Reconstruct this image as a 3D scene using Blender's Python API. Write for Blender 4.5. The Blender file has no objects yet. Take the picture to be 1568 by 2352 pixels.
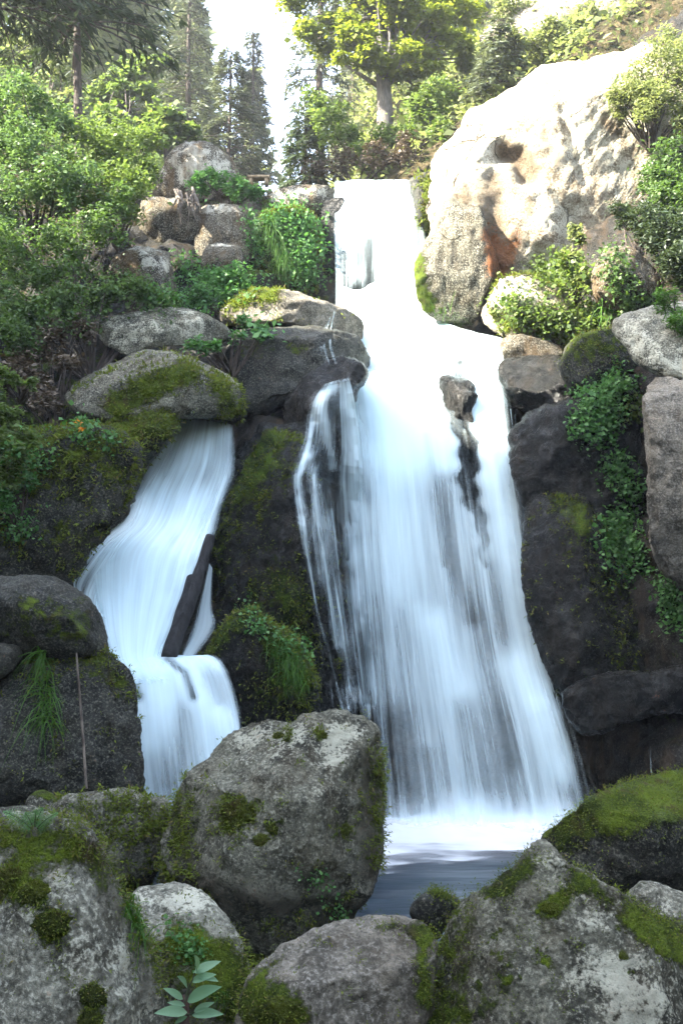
import bpy, math, random
import numpy as np
from mathutils import Vector
C = bpy.context; D = bpy.data; sc = C.scene; COL = sc.collection
R = math.radians
rng = np.random.default_rng(7); random.seed(7)

# ------------------------------------------------------------------ camera, sky, sun, exposure
FPX, CX, CY, PITCH = 2641.0, 784.0, 1176.0, R(6)      # focal length in units of a 1568 x 2352 picture
CAM = np.array([0.0, 0.0, 2.4])
cd = D.cameras.new("camera"); cam = D.objects.new("camera", cd); COL.objects.link(cam)
cam.location = CAM; cam.rotation_euler = (R(90) + PITCH, 0, 0)
cd.sensor_fit = 'VERTICAL'; cd.sensor_height = 36; cd.lens = 36 * FPX / 2352; cd.clip_end = 2000; cd.clip_start = .05
sc.camera = cam
SUN = np.array([-0.74, -0.24, 0.66]); SUN /= np.linalg.norm(SUN)
w = D.worlds.new("World"); sc.world = w; w.use_nodes = True
bg = w.node_tree.nodes['Background']; st = w.node_tree.nodes.new('ShaderNodeTexSky')
st.sky_type = 'NISHITA'; st.sun_disc = False
st.sun_elevation = math.asin(SUN[2]); st.sun_rotation = math.atan2(SUN[0], SUN[1])
st.air_density = 1.0; st.dust_density = 2.0; st.ozone_density = 1.0
hs = w.node_tree.nodes.new('ShaderNodeHueSaturation'); hs.inputs['Saturation'].default_value = .74
w.node_tree.links.new(st.outputs[0], hs.inputs['Color']); w.node_tree.links.new(hs.outputs[0], bg.inputs[0]); bg.inputs[1].default_value = 0.15
sl = D.lights.new("sun", 'SUN'); sl.energy = 5.0; sl.angle = R(.5); sl.color = (1, .93, .80)
so = D.objects.new("sun", sl); COL.objects.link(so); so.rotation_euler = Vector(SUN).to_track_quat('Z', 'Y').to_euler()
sc.view_settings.view_transform = 'Standard'; sc.view_settings.look = 'None'; sc.view_settings.gamma = 1
sc.view_settings.exposure = 3.2
sc.render.engine = 'CYCLES'; cy = sc.cycles
cy.use_denoising = True; cy.max_bounces = 8; cy.diffuse_bounces = 4; cy.glossy_bounces = 3; cy.transmission_bounces = 4
cy.transparent_max_bounces = 48; cy.sample_clamp_indirect = 8; cy.use_adaptive_sampling = True; cy.adaptive_threshold = 0.02

def P(px, py, Y):
    """picture point (1568 x 2352) at distance Y -> world"""
    px = np.asarray(px, float); py = np.asarray(py, float); Y = np.asarray(Y, float)
    dx = (px - CX) / FPX; dv = (CY - py) / FPX
    y = math.cos(PITCH) - dv * math.sin(PITCH); z = math.sin(PITCH) + dv * math.cos(PITCH)
    k = Y / y
    return np.stack([CAM[0] + dx * k, CAM[1] + Y + 0 * k, CAM[2] + z * k], -1)
def PIX(v):
    d = v - CAM
    f = d[..., 1] * math.cos(PITCH) + d[..., 2] * math.sin(PITCH); u = -d[..., 1] * math.sin(PITCH) + d[..., 2] * math.cos(PITCH)
    f = np.where(f < .05, .05, f)
    return CX + d[..., 0] / f * FPX, CY - u / f * FPX

# ------------------------------------------------------------------ numeric noise
_perm = np.random.default_rng(3).permutation(256); _perm = np.concatenate([_perm, _perm, _perm])
_grad = np.random.default_rng(4).normal(size=(256, 3)); _grad /= np.linalg.norm(_grad, axis=1)[:, None]
def pn(p):
    p = np.asarray(p, float); i = np.floor(p).astype(int); f = p - i; i &= 255
    u = f * f * f * (f * (f * 6 - 15) + 10); r = 0
    for a in (0, 1):
        for b in (0, 1):
            for c in (0, 1):
                h = _perm[_perm[_perm[(i[:, 0] + a) & 255] + ((i[:, 1] + b) & 255)] + ((i[:, 2] + c) & 255)]
                g = _grad[h]; dd = (g * (f - np.array([a, b, c]))).sum(1)
                wx = u[:, 0] if a else 1 - u[:, 0]; wy = u[:, 1] if b else 1 - u[:, 1]; wz = u[:, 2] if c else 1 - u[:, 2]
                r = r + dd * wx * wy * wz
    return r * 1.6
def fbm(p, o=4, g=.5, ridge=False):
    r = 0; a = 1; s = 0; p = np.asarray(p, float)
    for k in range(o):
        n = pn(p + k * 17.3)
        if ridge: n = 1 - 2 * np.abs(n)
        r = r + a * n; s += a; a *= g; p = p * 2.03
    return r / s
def ss(x, a, b):
    t = np.clip((np.asarray(x, float) - a) / (b - a), 0, 1); return t * t * (3 - 2 * t)
def band(px, py, pts, wd):
    """gaussian closeness of picture points to a polyline; pts (x, y[, width factor])"""
    best = np.zeros(np.shape(px))
    for (a, b) in zip(pts[:-1], pts[1:]):
        a = list(a) + [1] * (3 - len(a)); b = list(b) + [1] * (3 - len(b))
        vx, vy = b[0] - a[0], b[1] - a[1]; L = vx * vx + vy * vy + 1e-6
        t = np.clip(((px - a[0]) * vx + (py - a[1]) * vy) / L, 0, 1)
        d = np.hypot(px - a[0] - t * vx, py - a[1] - t * vy); ww = wd * (a[2] + (b[2] - a[2]) * t)
        best = np.maximum(best, np.exp(-(d / ww) ** 2))
    return best

# ------------------------------------------------------------------ objects
def tag(o, label, cat, group=None, kind=None):
    o['label'] = label; o['category'] = cat
    if group: o['group'] = group
    if kind: o['kind'] = kind
    return o
def mk(name, V, F, mat, parent=None, attrs=None, uv=None, smooth=True, origin=None):
    V = np.asarray(V, float); F = np.asarray(F, int)
    org = np.zeros(3)
    if parent is not None: org = np.array(parent['org'])
    elif origin is not None: org = np.asarray(origin, float)
    me = D.meshes.new(name); k = F.shape[1]
    me.vertices.add(len(V)); me.vertices.foreach_set('co', (V - org).astype(np.float32).ravel())
    me.loops.add(F.size); me.loops.foreach_set('vertex_index', F.astype(np.int32).ravel())
    me.polygons.add(len(F)); me.polygons.foreach_set('loop_start', (np.arange(len(F)) * k).astype(np.int32))
    me.polygons.foreach_set('loop_total', np.full(len(F), k, np.int32))
    if smooth: me.polygons.foreach_set('use_smooth', np.ones(len(F), bool))
    for n, a in (attrs or {}).items():
        at = me.attributes.new(n, 'FLOAT', 'POINT'); at.data.foreach_set('value', np.asarray(a, np.float32).ravel())
    if uv is not None:
        l = me.uv_layers.new(name='UVMap'); l.data.foreach_set('uv', np.asarray(uv, np.float32)[F.ravel()].ravel())
    me.update(calc_edges=True); me.validate()
    if mat: me.materials.append(mat)
    o = D.objects.new(name, me); COL.objects.link(o)
    o['org'] = [float(x) for x in org]
    if parent is not None: o.parent = parent
    else: o.location = org
    return o
def empty(name, loc):
    o = D.objects.new(name, None); COL.objects.link(o); o.location = loc; o['org'] = [float(x) for x in loc]; o.empty_display_size = .2
    return o
def gridfaces(n, m, wrap=False):
    """n rows, m columns"""
    i = np.arange(n - 1)[:, None]; j = np.arange(m if wrap else m - 1)[None, :]; j2 = (j + 1) % m
    a = i * m + j; b = i * m + j2; c = (i + 1) * m + j2; d = (i + 1) * m + j
    return np.stack([a, b, c, d], -1).reshape(-1, 4)
def vnormals(V, F):
    n = np.cross(V[F[:, 2]] - V[F[:, 0]], V[F[:, 3]] - V[F[:, 1]]); out = np.zeros_like(V)
    for k in range(4): np.add.at(out, F[:, k], n)
    return out / (np.linalg.norm(out, axis=1)[:, None] + 1e-12)
def tubes(paths, sides=5):
    """paths: list of (pts Nx3, radii N)"""
    VV, FF, o = [], [], 0
    for pts, rad in paths:
        pts = np.asarray(pts, float); rad = np.broadcast_to(np.asarray(rad, float), len(pts))
        t = np.gradient(pts, axis=0); t /= np.linalg.norm(t, axis=1)[:, None] + 1e-9
        a = np.where(np.abs(t[:, 2:3]) > .9, np.array([[1., 0, 0]]), np.array([[0, 0, 1.]]))
        u = np.cross(t, a); u /= np.linalg.norm(u, axis=1)[:, None] + 1e-9; v = np.cross(t, u)
        th = np.linspace(0, 2 * np.pi, sides, endpoint=False)
        ring = pts[:, None] + rad[:, None, None] * (np.cos(th)[None, :, None] * u[:, None] + np.sin(th)[None, :, None] * v[:, None])
        VV.append(ring.reshape(-1, 3)); FF.append(gridfaces(len(pts), sides, True) + o); o += len(pts) * sides
    return np.concatenate(VV), np.concatenate(FF)

# ------------------------------------------------------------------ materials
class NT:
    def __init__(s, name):
        s.m = D.materials.new(name); s.m.use_nodes = True; s.t = s.m.node_tree; s.t.nodes.clear()
        s.out = s.t.nodes.new('ShaderNodeOutputMaterial')
    def n(s, typ, **kw):
        nd = s.t.nodes.new(typ); ins = kw.pop('i', {})
        for k, v in kw.items(): setattr(nd, k, v)
        for k, v in ins.items(): s.set(nd, k, v)
        return nd
    def set(s, nd, k, v):
        if isinstance(v, bpy.types.NodeSocket): s.t.links.new(v, nd.inputs[k])
        elif v is not None: nd.inputs[k].default_value = v
    def math(s, op, a, b=0.0, c=None, clamp=False):
        nd = s.t.nodes.new('ShaderNodeMath'); nd.operation = op; nd.use_clamp = clamp
        s.set(nd, 0, a); s.set(nd, 1, b)
        if c is not None: s.set(nd, 2, c)
        return nd.outputs[0]
    def noise(s, vec, scale, det=4, rough=.55, dist=0.0):
        nd = s.n('ShaderNodeTexNoise', i={'Vector': vec, 'Scale': scale, 'Detail': det, 'Roughness': rough, 'Distortion': dist})
        return nd.outputs[0]
    def step(s, v, a, b):
        nd = s.n('ShaderNodeMapRange', interpolation_type='SMOOTHSTEP', i={0: v, 1: a, 2: b, 3: 0.0, 4: 1.0}); return nd.outputs[0]
    def mix(s, f, a, b, mode='MIX'):
        nd = s.n('ShaderNodeMix', data_type='RGBA', blend_type=mode, clamp_factor=True)
        s.set(nd, 0, f)
        for k, v in ((6, a), (7, b)):
            if isinstance(v, (tuple, list)): v = tuple(v) + (1,) if len(v) == 3 else v
            s.set(nd, k, v)
        return nd.outputs[2]
    def attr(s, n): return s.n('ShaderNodeAttribute', attribute_name=n).outputs['Fac']
    def map(s, v, scale=(1, 1, 1), rot=(0, 0, 0)):
        return s.n('ShaderNodeMapping', i={0: v, 2: rot, 3: scale}).outputs[0]
    def shader(s, sh): s.t.links.new(sh, s.out.inputs['Surface']); return s.m

def rock_mat(name, base=(.20, .197, .175), dark=(.05, .05, .046), pale=(.46, .46, .42), moss=(.12, .165, .015), mossd=(.032, .048, .009),
             pale_amt=.0, moss_bias=0.0, rough=.9, wet=0.0, scale=1.0, brown=(.075, .055, .035), brown_amt=.3, bump=1.0, speck=1.0, crack=.6, spots=0.0):
    base, dark, pale, brown = [(c[0] * .97, c[1] * .95, c[2] * .80) for c in (base, dark, pale, brown)]
    s = NT(name); g = s.n('ShaderNodeNewGeometry'); pos = g.outputs['Position']; nor = g.outputs['Normal']
    nz = s.n('ShaderNodeSeparateXYZ', i={0: nor}).outputs[2]
    n1 = s.noise(pos, 1.1 * scale, 6, .62); n2 = s.noise(pos, 7 * scale, 9, .74, .3); n3 = s.noise(pos, 46 * scale, 4, .7); n4 = s.noise(pos, 3.1 * scale, 9, .7, .6)
    st_ = s.noise(s.map(pos, (5 * scale, 5 * scale, .7 * scale)), 1.0, 6, .6)
    v = s.math('ADD', s.math('MULTIPLY', n2, .65), s.math('MULTIPLY', n1, .35))
    col = s.mix(s.step(v, .40, .60), dark, base)
    col = s.mix(s.math('MULTIPLY', s.step(n3, .50, .66), .55 * speck), col, pale)
    col = s.mix(s.math('MULTIPLY', s.step(n3, .47, .34), .65 * speck), col, tuple(x * .6 for x in dark))
    pa = s.attr('pale')
    pm = s.step(s.math('ADD', s.math('ADD', n4, s.math('ADD', s.math('MULTIPLY', n2, .35), s.math('MULTIPLY', s.math('SUBTRACT', n3, .5), .7))), s.math('ADD', s.math('MULTIPLY', pa, .36), pale_amt)), .84, .98)
    col = s.mix(s.math('MULTIPLY', pm, .85), col, pale)
    bm = s.step(s.math('ADD', st_, s.math('MULTIPLY', s.noise(pos, 2.3 * scale, 5, .6), .5)), .72, .92)
    col = s.mix(s.math('MULTIPLY', bm, brown_amt), col, brown)
    dm = s.step(s.math('ADD', s.attr('dirt_shade'), s.math('ADD', s.math('MULTIPLY', s.math('SUBTRACT', n2, .5), 1.3), s.math('MULTIPLY', s.math('SUBTRACT', n3, .5), 1.6))), .35, .75)  # dark brown mask, for dirt and for shade painted into the rock
    col = s.mix(s.math('MULTIPLY', dm, .85), col, s.mix(s.step(n3, .42, .6), tuple(x * .45 for x in dark), tuple(x * .8 + .02 for x in brown)))
    stn = s.step(s.math('ADD', s.attr('stain'), s.math('ADD', s.math('MULTIPLY', s.math('SUBTRACT', n2, .5), 2.6), s.math('MULTIPLY', s.math('SUBTRACT', n3, .5), 2.2))), .40, .95)
    col = s.mix(s.math('MULTIPLY', stn, .85), col, s.mix(s.step(n1, .4, .62), (.24, .085, .025), (.10, .035, .014)))
    wv = s.n('ShaderNodeVectorMath', operation='ADD', i={0: pos, 1: s.n('ShaderNodeVectorMath', operation='SCALE', i={0: s.n('ShaderNodeTexNoise', i={'Vector': pos, 'Scale': 2.2, 'Detail': 5.0}).outputs['Color'], 'Scale': .55}).outputs[0]}).outputs[0]
    cr = s.n('ShaderNodeTexVoronoi', feature='DISTANCE_TO_EDGE', i={'Vector': s.map(wv, (1, 1, .7)), 'Scale': 1.15 * scale}).outputs[0]
    crk = s.math('MULTIPLY', s.math('MULTIPLY', s.step(cr, .016, .003), crack), s.step(n1, .50, .60))
    col = s.mix(s.math('MULTIPLY', crk, .8), col, tuple(x * .3 for x in dark))
    # moss: vertex attribute + upward faces + noise
    ma = s.attr('moss'); mn = s.noise(pos, 9 * scale, 8, .72); mf = s.noise(pos, 70 * scale, 3, .7)
    mv = s.math('ADD', s.math('ADD', ma, moss_bias), s.math('MULTIPLY', s.math('SUBTRACT', mn, .5), 2.0))
    mv = s.math('ADD', mv, s.math('MULTIPLY', s.math('SUBTRACT', mf, .5), .35))
    if spots: mv = s.math('ADD', mv, s.math('MULTIPLY', s.step(s.noise(pos, 9.5, 4, .6), .58, .68), spots))
    mm = s.step(mv, .40, .72)
    mcol = s.mix(s.step(s.math('ADD', s.math('MULTIPLY', s.noise(pos, 3.5, 5, .65), .6), s.math('MULTIPLY', mf, .4)), .38, .64), mossd, moss)
    mcol = s.mix(s.step(s.noise(pos, 5.3, 4, .6), .52, .72), mcol, (.065, .05, .018))
    col = s.mix(mm, col, mcol)
    h = s.math('ADD', s.math('MULTIPLY', n2, .55), s.math('ADD', s.math('MULTIPLY', n3, .16), s.math('MULTIPLY', n4, .5)))
    h = s.math('ADD', h, s.math('MULTIPLY', mm, s.math('ADD', .16, s.math('MULTIPLY', mf, .45))))
    h = s.math('SUBTRACT', h, s.math('MULTIPLY', crk, .35))
    b = s.n('ShaderNodeBump', i={'Height': h, 'Strength': 1.0 * bump, 'Distance': .07 / scale})
    ro = s.math('SUBTRACT', rough, s.math('MULTIPLY', wet, s.math('SUBTRACT', 1.0, mm)))
    ro = s.math('ADD', ro, s.math('MULTIPLY', s.math('SUBTRACT', n2, .5), .35))
    p = s.n('ShaderNodeBsdfPrincipled', i={'Base Color': col, 'Roughness': ro, 'Normal': b.outputs[0], 'Specular IOR Level': s.math('ADD', .12 + .12 * wet, s.math('MULTIPLY', s.step(n4, .52, .66), .75 * wet))})
    return s.shader(p.outputs[0])

GRAN = rock_mat('granite', pale_amt=-.02, crack=.25, spots=.42, base=(.18, .178, .155), dark=(.04, .04, .036))
SPECK = rock_mat('speckled_shade_granite', base=(.13, .125, .11), dark=(.022, .02, .017), pale=(.42, .41, .38), speck=1.5, pale_amt=-.06)  # dark base holds the boulder's shade; the white speckles are its own
GRANL = rock_mat('lichen_granite', base=(.27, .268, .245), dark=(.07, .07, .064), pale=(.58, .58, .54), pale_amt=.05, brown_amt=.2, crack=.2, spots=.2)
GRANP = rock_mat('pink_granite', base=(.25, .23, .215), dark=(.075, .07, .065), pale=(.42, .40, .40), pale_amt=-.04)
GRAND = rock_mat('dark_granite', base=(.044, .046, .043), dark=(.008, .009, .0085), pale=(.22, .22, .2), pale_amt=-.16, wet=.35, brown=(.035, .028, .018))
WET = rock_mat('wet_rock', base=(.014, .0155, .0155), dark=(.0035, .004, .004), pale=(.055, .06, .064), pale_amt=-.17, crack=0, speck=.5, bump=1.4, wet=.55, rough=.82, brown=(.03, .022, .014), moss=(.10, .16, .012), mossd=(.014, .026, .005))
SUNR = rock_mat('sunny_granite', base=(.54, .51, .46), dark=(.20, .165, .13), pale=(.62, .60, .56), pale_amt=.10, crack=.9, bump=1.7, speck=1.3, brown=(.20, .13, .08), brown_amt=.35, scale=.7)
LEDGE = rock_mat('ledge_rock', base=(.125, .11, .092), dark=(.02, .017, .014), pale=(.46, .45, .44), pale_amt=-.02, brown=(.10, .065, .035), brown_amt=.6)
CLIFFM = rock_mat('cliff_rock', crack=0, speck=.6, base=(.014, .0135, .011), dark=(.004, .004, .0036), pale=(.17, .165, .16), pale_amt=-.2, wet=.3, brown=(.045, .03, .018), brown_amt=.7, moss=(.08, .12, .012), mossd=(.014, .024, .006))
SOIL = rock_mat('forest_floor', base=(.07, .055, .03), dark=(.025, .02, .012), pale=(.16, .14, .09), pale_amt=-.1, moss=(.07, .10, .02), mossd=(.03, .045, .012), moss_bias=.45, scale=.5)

def leaf_mat(name, a, b, c=None, trans=.4, rough=.55):
    s = NT(name); r = s.attr('rnd')
    col = s.mix(r, a, b)
    if c: col = s.mix(s.step(r, .82, .95), col, c)
    p = s.n('ShaderNodeBsdfPrincipled', i={'Base Color': col, 'Roughness': rough, 'Specular IOR Level': .35})
    t = s.n('ShaderNodeBsdfTranslucent', i={'Color': s.mix(.5, col, (col if False else (b[0] * 1.5, b[1] * 1.5, b[2] * .8)))})
    m = s.n('ShaderNodeMixShader', i={0: trans, 1: p.outputs[0], 2: t.outputs[0]})
    return s.shader(m.outputs[0])
LF_SHRUB = leaf_mat('shrub_leaf', (.035, .07, .02), (.085, .15, .035), (.13, .20, .06))
LF_BLUE = leaf_mat('bluish_leaf', (.045, .09, .032), (.095, .16, .05), (.15, .22, .09))
LF_YEL = leaf_mat('yellow_green_leaf', (.06, .105, .025), (.12, .175, .04), (.19, .23, .08), trans=.5)
LF_MAPLE = leaf_mat('maple_leaf', (.085, .125, .014), (.18, .22, .022), (.26, .28, .045), trans=.6)
LF_IVY = leaf_mat('creeper_leaf', (.04, .12, .03), (.09, .22, .05), (.15, .28, .09), trans=.35)
LF_CON = leaf_mat('dark_needle', (.02, .036, .018), (.055, .08, .032), trans=.25)
LF_CONL = leaf_mat('hazy_sunny_needle', (.045, .06, .04), (.10, .12, .07), (.15, .17, .09), trans=.25)  # greyer, paler needles with haze and sun put into the colour
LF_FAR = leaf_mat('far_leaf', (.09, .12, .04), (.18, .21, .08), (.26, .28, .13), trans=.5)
LF_GRASS = leaf_mat('grass_blade', (.035, .10, .012), (.08, .18, .02), trans=.4)
LF_MOSS = leaf_mat('moss_tip', (.055, .08, .010), (.16, .20, .02), (.14, .11, .035), trans=.3, rough=.9)
LF_BROWN = leaf_mat('dry_stalk', (.05, .035, .02), (.11, .08, .05), (.2, .16, .11), trans=.15)
LF_SPRIG = leaf_mat('fresh_leaf', (.08, .21, .06), (.14, .29, .10), trans=.35)
def bark(name, a, b):
    s = NT(name); pos = s.n('ShaderNodeNewGeometry').outputs[0]; n = s.noise(s.map(pos, (14, 14, 3)), 1.5, 6, .65)
    bm = s.n('ShaderNodeBump', i={'Height': n, 'Strength': .8, 'Distance': .04})
    return s.shader(s.n('ShaderNodeBsdfPrincipled', i={'Base Color': s.mix(s.step(n, .35, .65), a, b), 'Roughness': .9, 'Normal': bm.outputs[0]}).outputs[0])
BARK = bark('bark', (.03, .022, .017), (.09, .07, .055)); BARKL = bark('grey_bark', (.07, .06, .05), (.16, .14, .12))
DEADW = bark('dead_wood', (.06, .045, .035), (.22, .18, .14)); WETW = bark('wet_log', (.005, .005, .005), (.022, .022, .022)); PLANK = bark('weathered_plank', (.25, .17, .09), (.42, .32, .2))

# ------------------------------------------------------------------ rock builder
def smooth_closed(p, k=2):
    for _ in range(k):
        q = np.roll(p, -1, 0); p = np.stack([.75 * p + .25 * q, .25 * p + .75 * q], 1).reshape(-1, p.shape[1])
    return p
def resample(p, n):
    q = np.concatenate([p, p[:1]]); d = np.concatenate([[0], np.cumsum(np.linalg.norm(np.diff(q, axis=0), axis=1))])
    t = np.linspace(0, d[-1], n, endpoint=False); return np.stack([np.interp(t, d, q[:, k]) for k in range(q.shape[1])], -1)
def rock(name, label, cat, out, Y, front, back, mat, apex=None, n=3.0, amp=.05, chops=5, seed=0, planes=(), moss=None, pale=None, stain=None,
         ridge=0.0, group=None, tilt=0.0, mossz=.55, mz0=.25, sm=1, cut=(.62, .9), dents=(), dirt_shade=None, fine=.012, parent=None):
    """closed stone: outline (px, py[, dY]) at distance Y, bulging 'front' metres to the viewer and 'back' away; apex = picture point of its foremost spot"""
    r = np.random.default_rng(seed + 100)
    out = np.array([list(o) + [0] * (3 - len(o)) for o in out], float)
    per = np.linalg.norm(np.diff(np.concatenate([out, out[:1]]), axis=0)[:, :2], axis=1).sum()
    K = int(np.clip(per / 4.0 / 4, 20, 125)) + 1; N = 4 * (K - 1)
    out = resample(smooth_closed(out, sm), N)
    c = out.mean(0)
    ring = P(out[:, 0], out[:, 1], Y + out[:, 2]); cen = P(c[0], c[1], Y + c[2])
    view = cen - CAM; view /= np.linalg.norm(view)
    size = math.sqrt(np.ptp(ring[:, 0]) * np.ptp(ring[:, 2]))
    ap = P(apex[0], apex[1], Y) - P(c[0], c[1], Y) if apex is not None else np.zeros(3)
    ph = np.linspace(0, np.pi / 2, 900); s_ = np.sin(ph) ** (2 / n); t_ = np.cos(ph) ** (2 / n)
    arc = np.concatenate([[0], np.cumsum(np.hypot(np.diff(s_), np.diff(t_) * 2 * front / max(size, .1)))]); arc /= arc[-1]
    g = np.linspace(-1, 1, K); A, B_ = np.meshgrid(g, g, indexing='ij'); rr = np.maximum(np.abs(A), np.abs(B_)); safe = np.where(rr > 0, rr, 1)
    # square ring position 0..4
    ta = np.where(B_ == -rr, (A / safe + 1) / 2, np.where(A == rr, 1 + (B_ / safe + 1) / 2, np.where(B_ == rr, 2 + (1 - A / safe) / 2, 3 + (1 - B_ / safe) / 2))) * (K - 1) % N
    i0 = np.floor(ta + 1e-9).astype(int) % N; f0 = (ta - np.floor(ta + 1e-9))[..., None]
    rg = (ring[i0] * (1 - f0) + ring[(i0 + 1) % N] * f0) - cen
    sv = np.interp(rr, arc, s_); tv = np.interp(rr, arc, t_)
    fv = cen + sv[..., None] * rg + tv[..., None] * (ap - view * front)
    bv = cen + sv[..., None] * rg + tv[..., None] * view * back
    idx = np.arange(K * K).reshape(K, K); inner = rr < 1 - 1e-9
    bidx = idx.copy(); bidx[inner] = K * K + np.arange(inner.sum())
    V = np.concatenate([fv.reshape(-1, 3), bv[inner]])
    q4 = lambda I: np.stack([I[:-1, :-1], I[1:, :-1], I[1:, 1:], I[:-1, 1:]], -1).reshape(-1, 4)
    F = np.concatenate([q4(idx), q4(bidx)[:, ::-1]]); isf = np.arange(len(V)) < K * K
    vc = V.mean(0)
    # broken faces
    allp = [(np.array(a, float), b) for a, b in planes]
    for _ in range(chops):
        d = r.normal(size=3); d[1] = -abs(d[1]) * 2.0 - .5
        allp.append((d, r.uniform(*cut)))
    for _ in range(16):
        d = r.normal(size=3); d[1] = -abs(d[1]) * 1.2 - .35
        allp.append((d, r.uniform(.84, .97)))
    for d, k in allp:
        d = d / np.linalg.norm(d); h = (V - vc) @ d; lim = h.max() * k
        V = V - d[None] * (np.maximum(h - lim, 0) * .88)[:, None]
    nn = vnormals(V, F)
    if (nn[isf] @ view).mean() > 0: F = F[:, ::-1]; nn = -nn
    q = V / max(size, .3)
    d = fbm(q * 1.6 + seed * 3.1, 4) * amp * size
    d += ridge * size * (fbm(q * 3.0 + seed, 3, ridge=True) - .3)
    d += fbm(V * 4 + seed, 5, .6) * .045 * min(size, 1.6)
    d += fbm(V * 22 + seed, 3, .6) * fine
    for pts, wd, k in dents:
        qx, qy = PIX(V); d = d - k * np.where(isf, band(qx + 14 * d / size * 10, qy, pts if len(pts) > 1 else [pts[0], pts[0]], wd), 0)
    V = V + nn * d[:, None]; nn = vnormals(V, F)
    px, py = PIX(V); fr = isf
    at = {}
    mo = (ss(nn[:, 2], mz0, .95) * mossz) + fbm(V * 1.7 + seed, 3) * .25
    def paint(lst):
        a = np.zeros(len(V))
        for e in lst or ():
            pts, wd, k = e
            a = a + k * band(px, py, pts if len(pts) > 1 else [pts[0], pts[0]], wd)
        return a * fr
    at['moss'] = mo + paint(moss); at['pale'] = paint(pale); at['stain'] = paint(stain); at['dirt_shade'] = paint(dirt_shade)
    o = mk(name, V, F, mat, attrs=at, origin=[vc[0], vc[1], V[:, 2].min()] if parent is None else None, parent=parent)
    if parent is None: tag(o, label, cat, group)
    ROCKS[label] = (o, V, nn, at, fr)
    return o
ROCKS = {}

# ------------------------------------------------------------------ terrain
def zg(x, y):
    wig = fbm(np.stack([x * .12, y * .12, 0 * x], -1), 3) * 1.6
    shade_wall = ss(-x + wig, 6.0, 15) * 24.5 * (1 - .165 * ss(y, 8.8, 11)) * (1 - .6 * ss(y, 12, 17)); gr = ss(x + wig, 5.5, 15) * 13  # left wall stands out of view, its height shaped to shade the lower gorge
    bank = ss(-y, -10.2, -9.0) * np.clip(ss(x, 1.3, 2.1) + ss(-x, .9, 1.7) + ss(-y, -8.2, -7.0), 0, 1) * (1.45 + .15 * wig)
    gorge = -1.0 + shade_wall + gr + bank
    up = np.clip(y - 22, 0, 40)
    pl = 10.35 + ss(x, -1.3, .8) * (up * .62 + np.maximum(0, x) * .7) + ss(-x, 3.2, 4.6) * (up * .42 + np.maximum(0, -3.6 - x) * .6)
    pl = np.minimum(pl, 45 + wig)
    far = ss(y, 60, 140) * 6
    t = ss(y, 20.6, 23.6)
    return gorge * (1 - t) + (pl + far) * t + fbm(np.stack([x * .5, y * .5, 0 * x], -1), 4) * .25
def axis(a, b, near0, near1, step, g):
    v = list(np.arange(near0, near1 + 1e-6, step)); s = step; x = near0
    while x > a: s *= g; x -= s; v.insert(0, x)
    s = step; x = near1
    while x < b: s *= g; x += s; v.append(x)
    return np.array(v)
gx = axis(-700, 700, -14, 14, .3, 1.12); gy = axis(-200, 1500, -4, 34, .3, 1.12)
GXX, GYY = np.meshgrid(gx, gy); gz = zg(GXX.ravel(), GYY.ravel())
Vg = np.stack([GXX.ravel(), GYY.ravel(), gz], -1)
tag(mk('ground', Vg, gridfaces(len(gy), len(gx)), SOIL, attrs={'moss': np.zeros(len(Vg))}), 'brown and green forest floor of the gorge', 'ground', kind='structure')

KX = [-9, -5, -3.2, -2.1, -1.2, -.2, .4, 2.2, 2.9, 3.6, 4.4, 9]
KP = [[(6, 1.5), (9, 2.5), (12, 4.5), (14, 6.5), (16, 8.5), (19, 10.5), (27, 14)],
      [(6, 0), (9.5, .8), (12.8, 2.6), (14.8, 4.8), (16.8, 7.0), (19.8, 9.2), (27, 11.5)],
      [(6, -.6), (11.2, -.3), (13.6, 2.4), (16.2, 5.0), (18, 7.0), (20.8, 9.7), (27, 10.8)],
      [(6, -.8), (12.8, -.5), (13.9, 1.8), (16.6, 5.0), (18.2, 7.1), (21.1, 9.9), (27, 10.5)],
      [(6, -.8), (14.0, -.5), (14.8, 2.5), (16.7, 5.5), (18.6, 7.2), (21.3, 10.0), (27, 10.4)],
      [(6, -.8), (14.6, -.6), (15.3, 2.5), (17.2, 6.1), (19.7, 7.4), (21.4, 10.2), (27, 10.4)],
      [(6, -.8), (14.9, -.6), (15.6, 2.5), (17.6, 6.1), (20.1, 7.5), (21.4, 10.3), (27, 10.4)],
      [(6, -.8), (14.9, -.6), (15.6, 2.5), (17.6, 6.1), (20.1, 7.5), (21.4, 10.3), (27, 10.5)],
      [(6, -.8), (14.6, -.5), (16.0, 2.5), (17.4, 5.8), (19.2, 7.5), (21.6, 10.7), (27, 12)],
      [(6, -.7), (13.4, -.2), (15.0, 2.8), (16.6, 5.4), (18, 7.8), (21.6, 11.4), (27, 13.5)],
      [(6, -.6), (12.6, .2), (13.6, 2.8), (15.4, 5.6), (17.5, 8.3), (21.5, 12.2), (27, 15)],
      [(6, 1), (10, 3), (12.5, 6), (15, 9), (18, 12), (22, 16), (27, 20)]]
KP = np.array(KP, float); xs = np.linspace(-9, 9, 260); nr = 300
seg = np.linspace(0, 6, nr)
VC = np.zeros((nr, len(xs), 3))
prof = np.stack([[np.interp(xs, KX, KP[:, k, a]) for k in range(7)] for a in (0, 1)], -1)   # 7, nx, 2
for a in (0, 1):
    for j in range(len(xs)): VC[:, j, a + 1] = np.interp(seg, range(7), prof[:, j, a])
VC[:, :, 0] = xs[None]
VC = VC.reshape(-1, 3); FC = gridfaces(nr, len(xs)); nC = vnormals(VC, FC)
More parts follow.
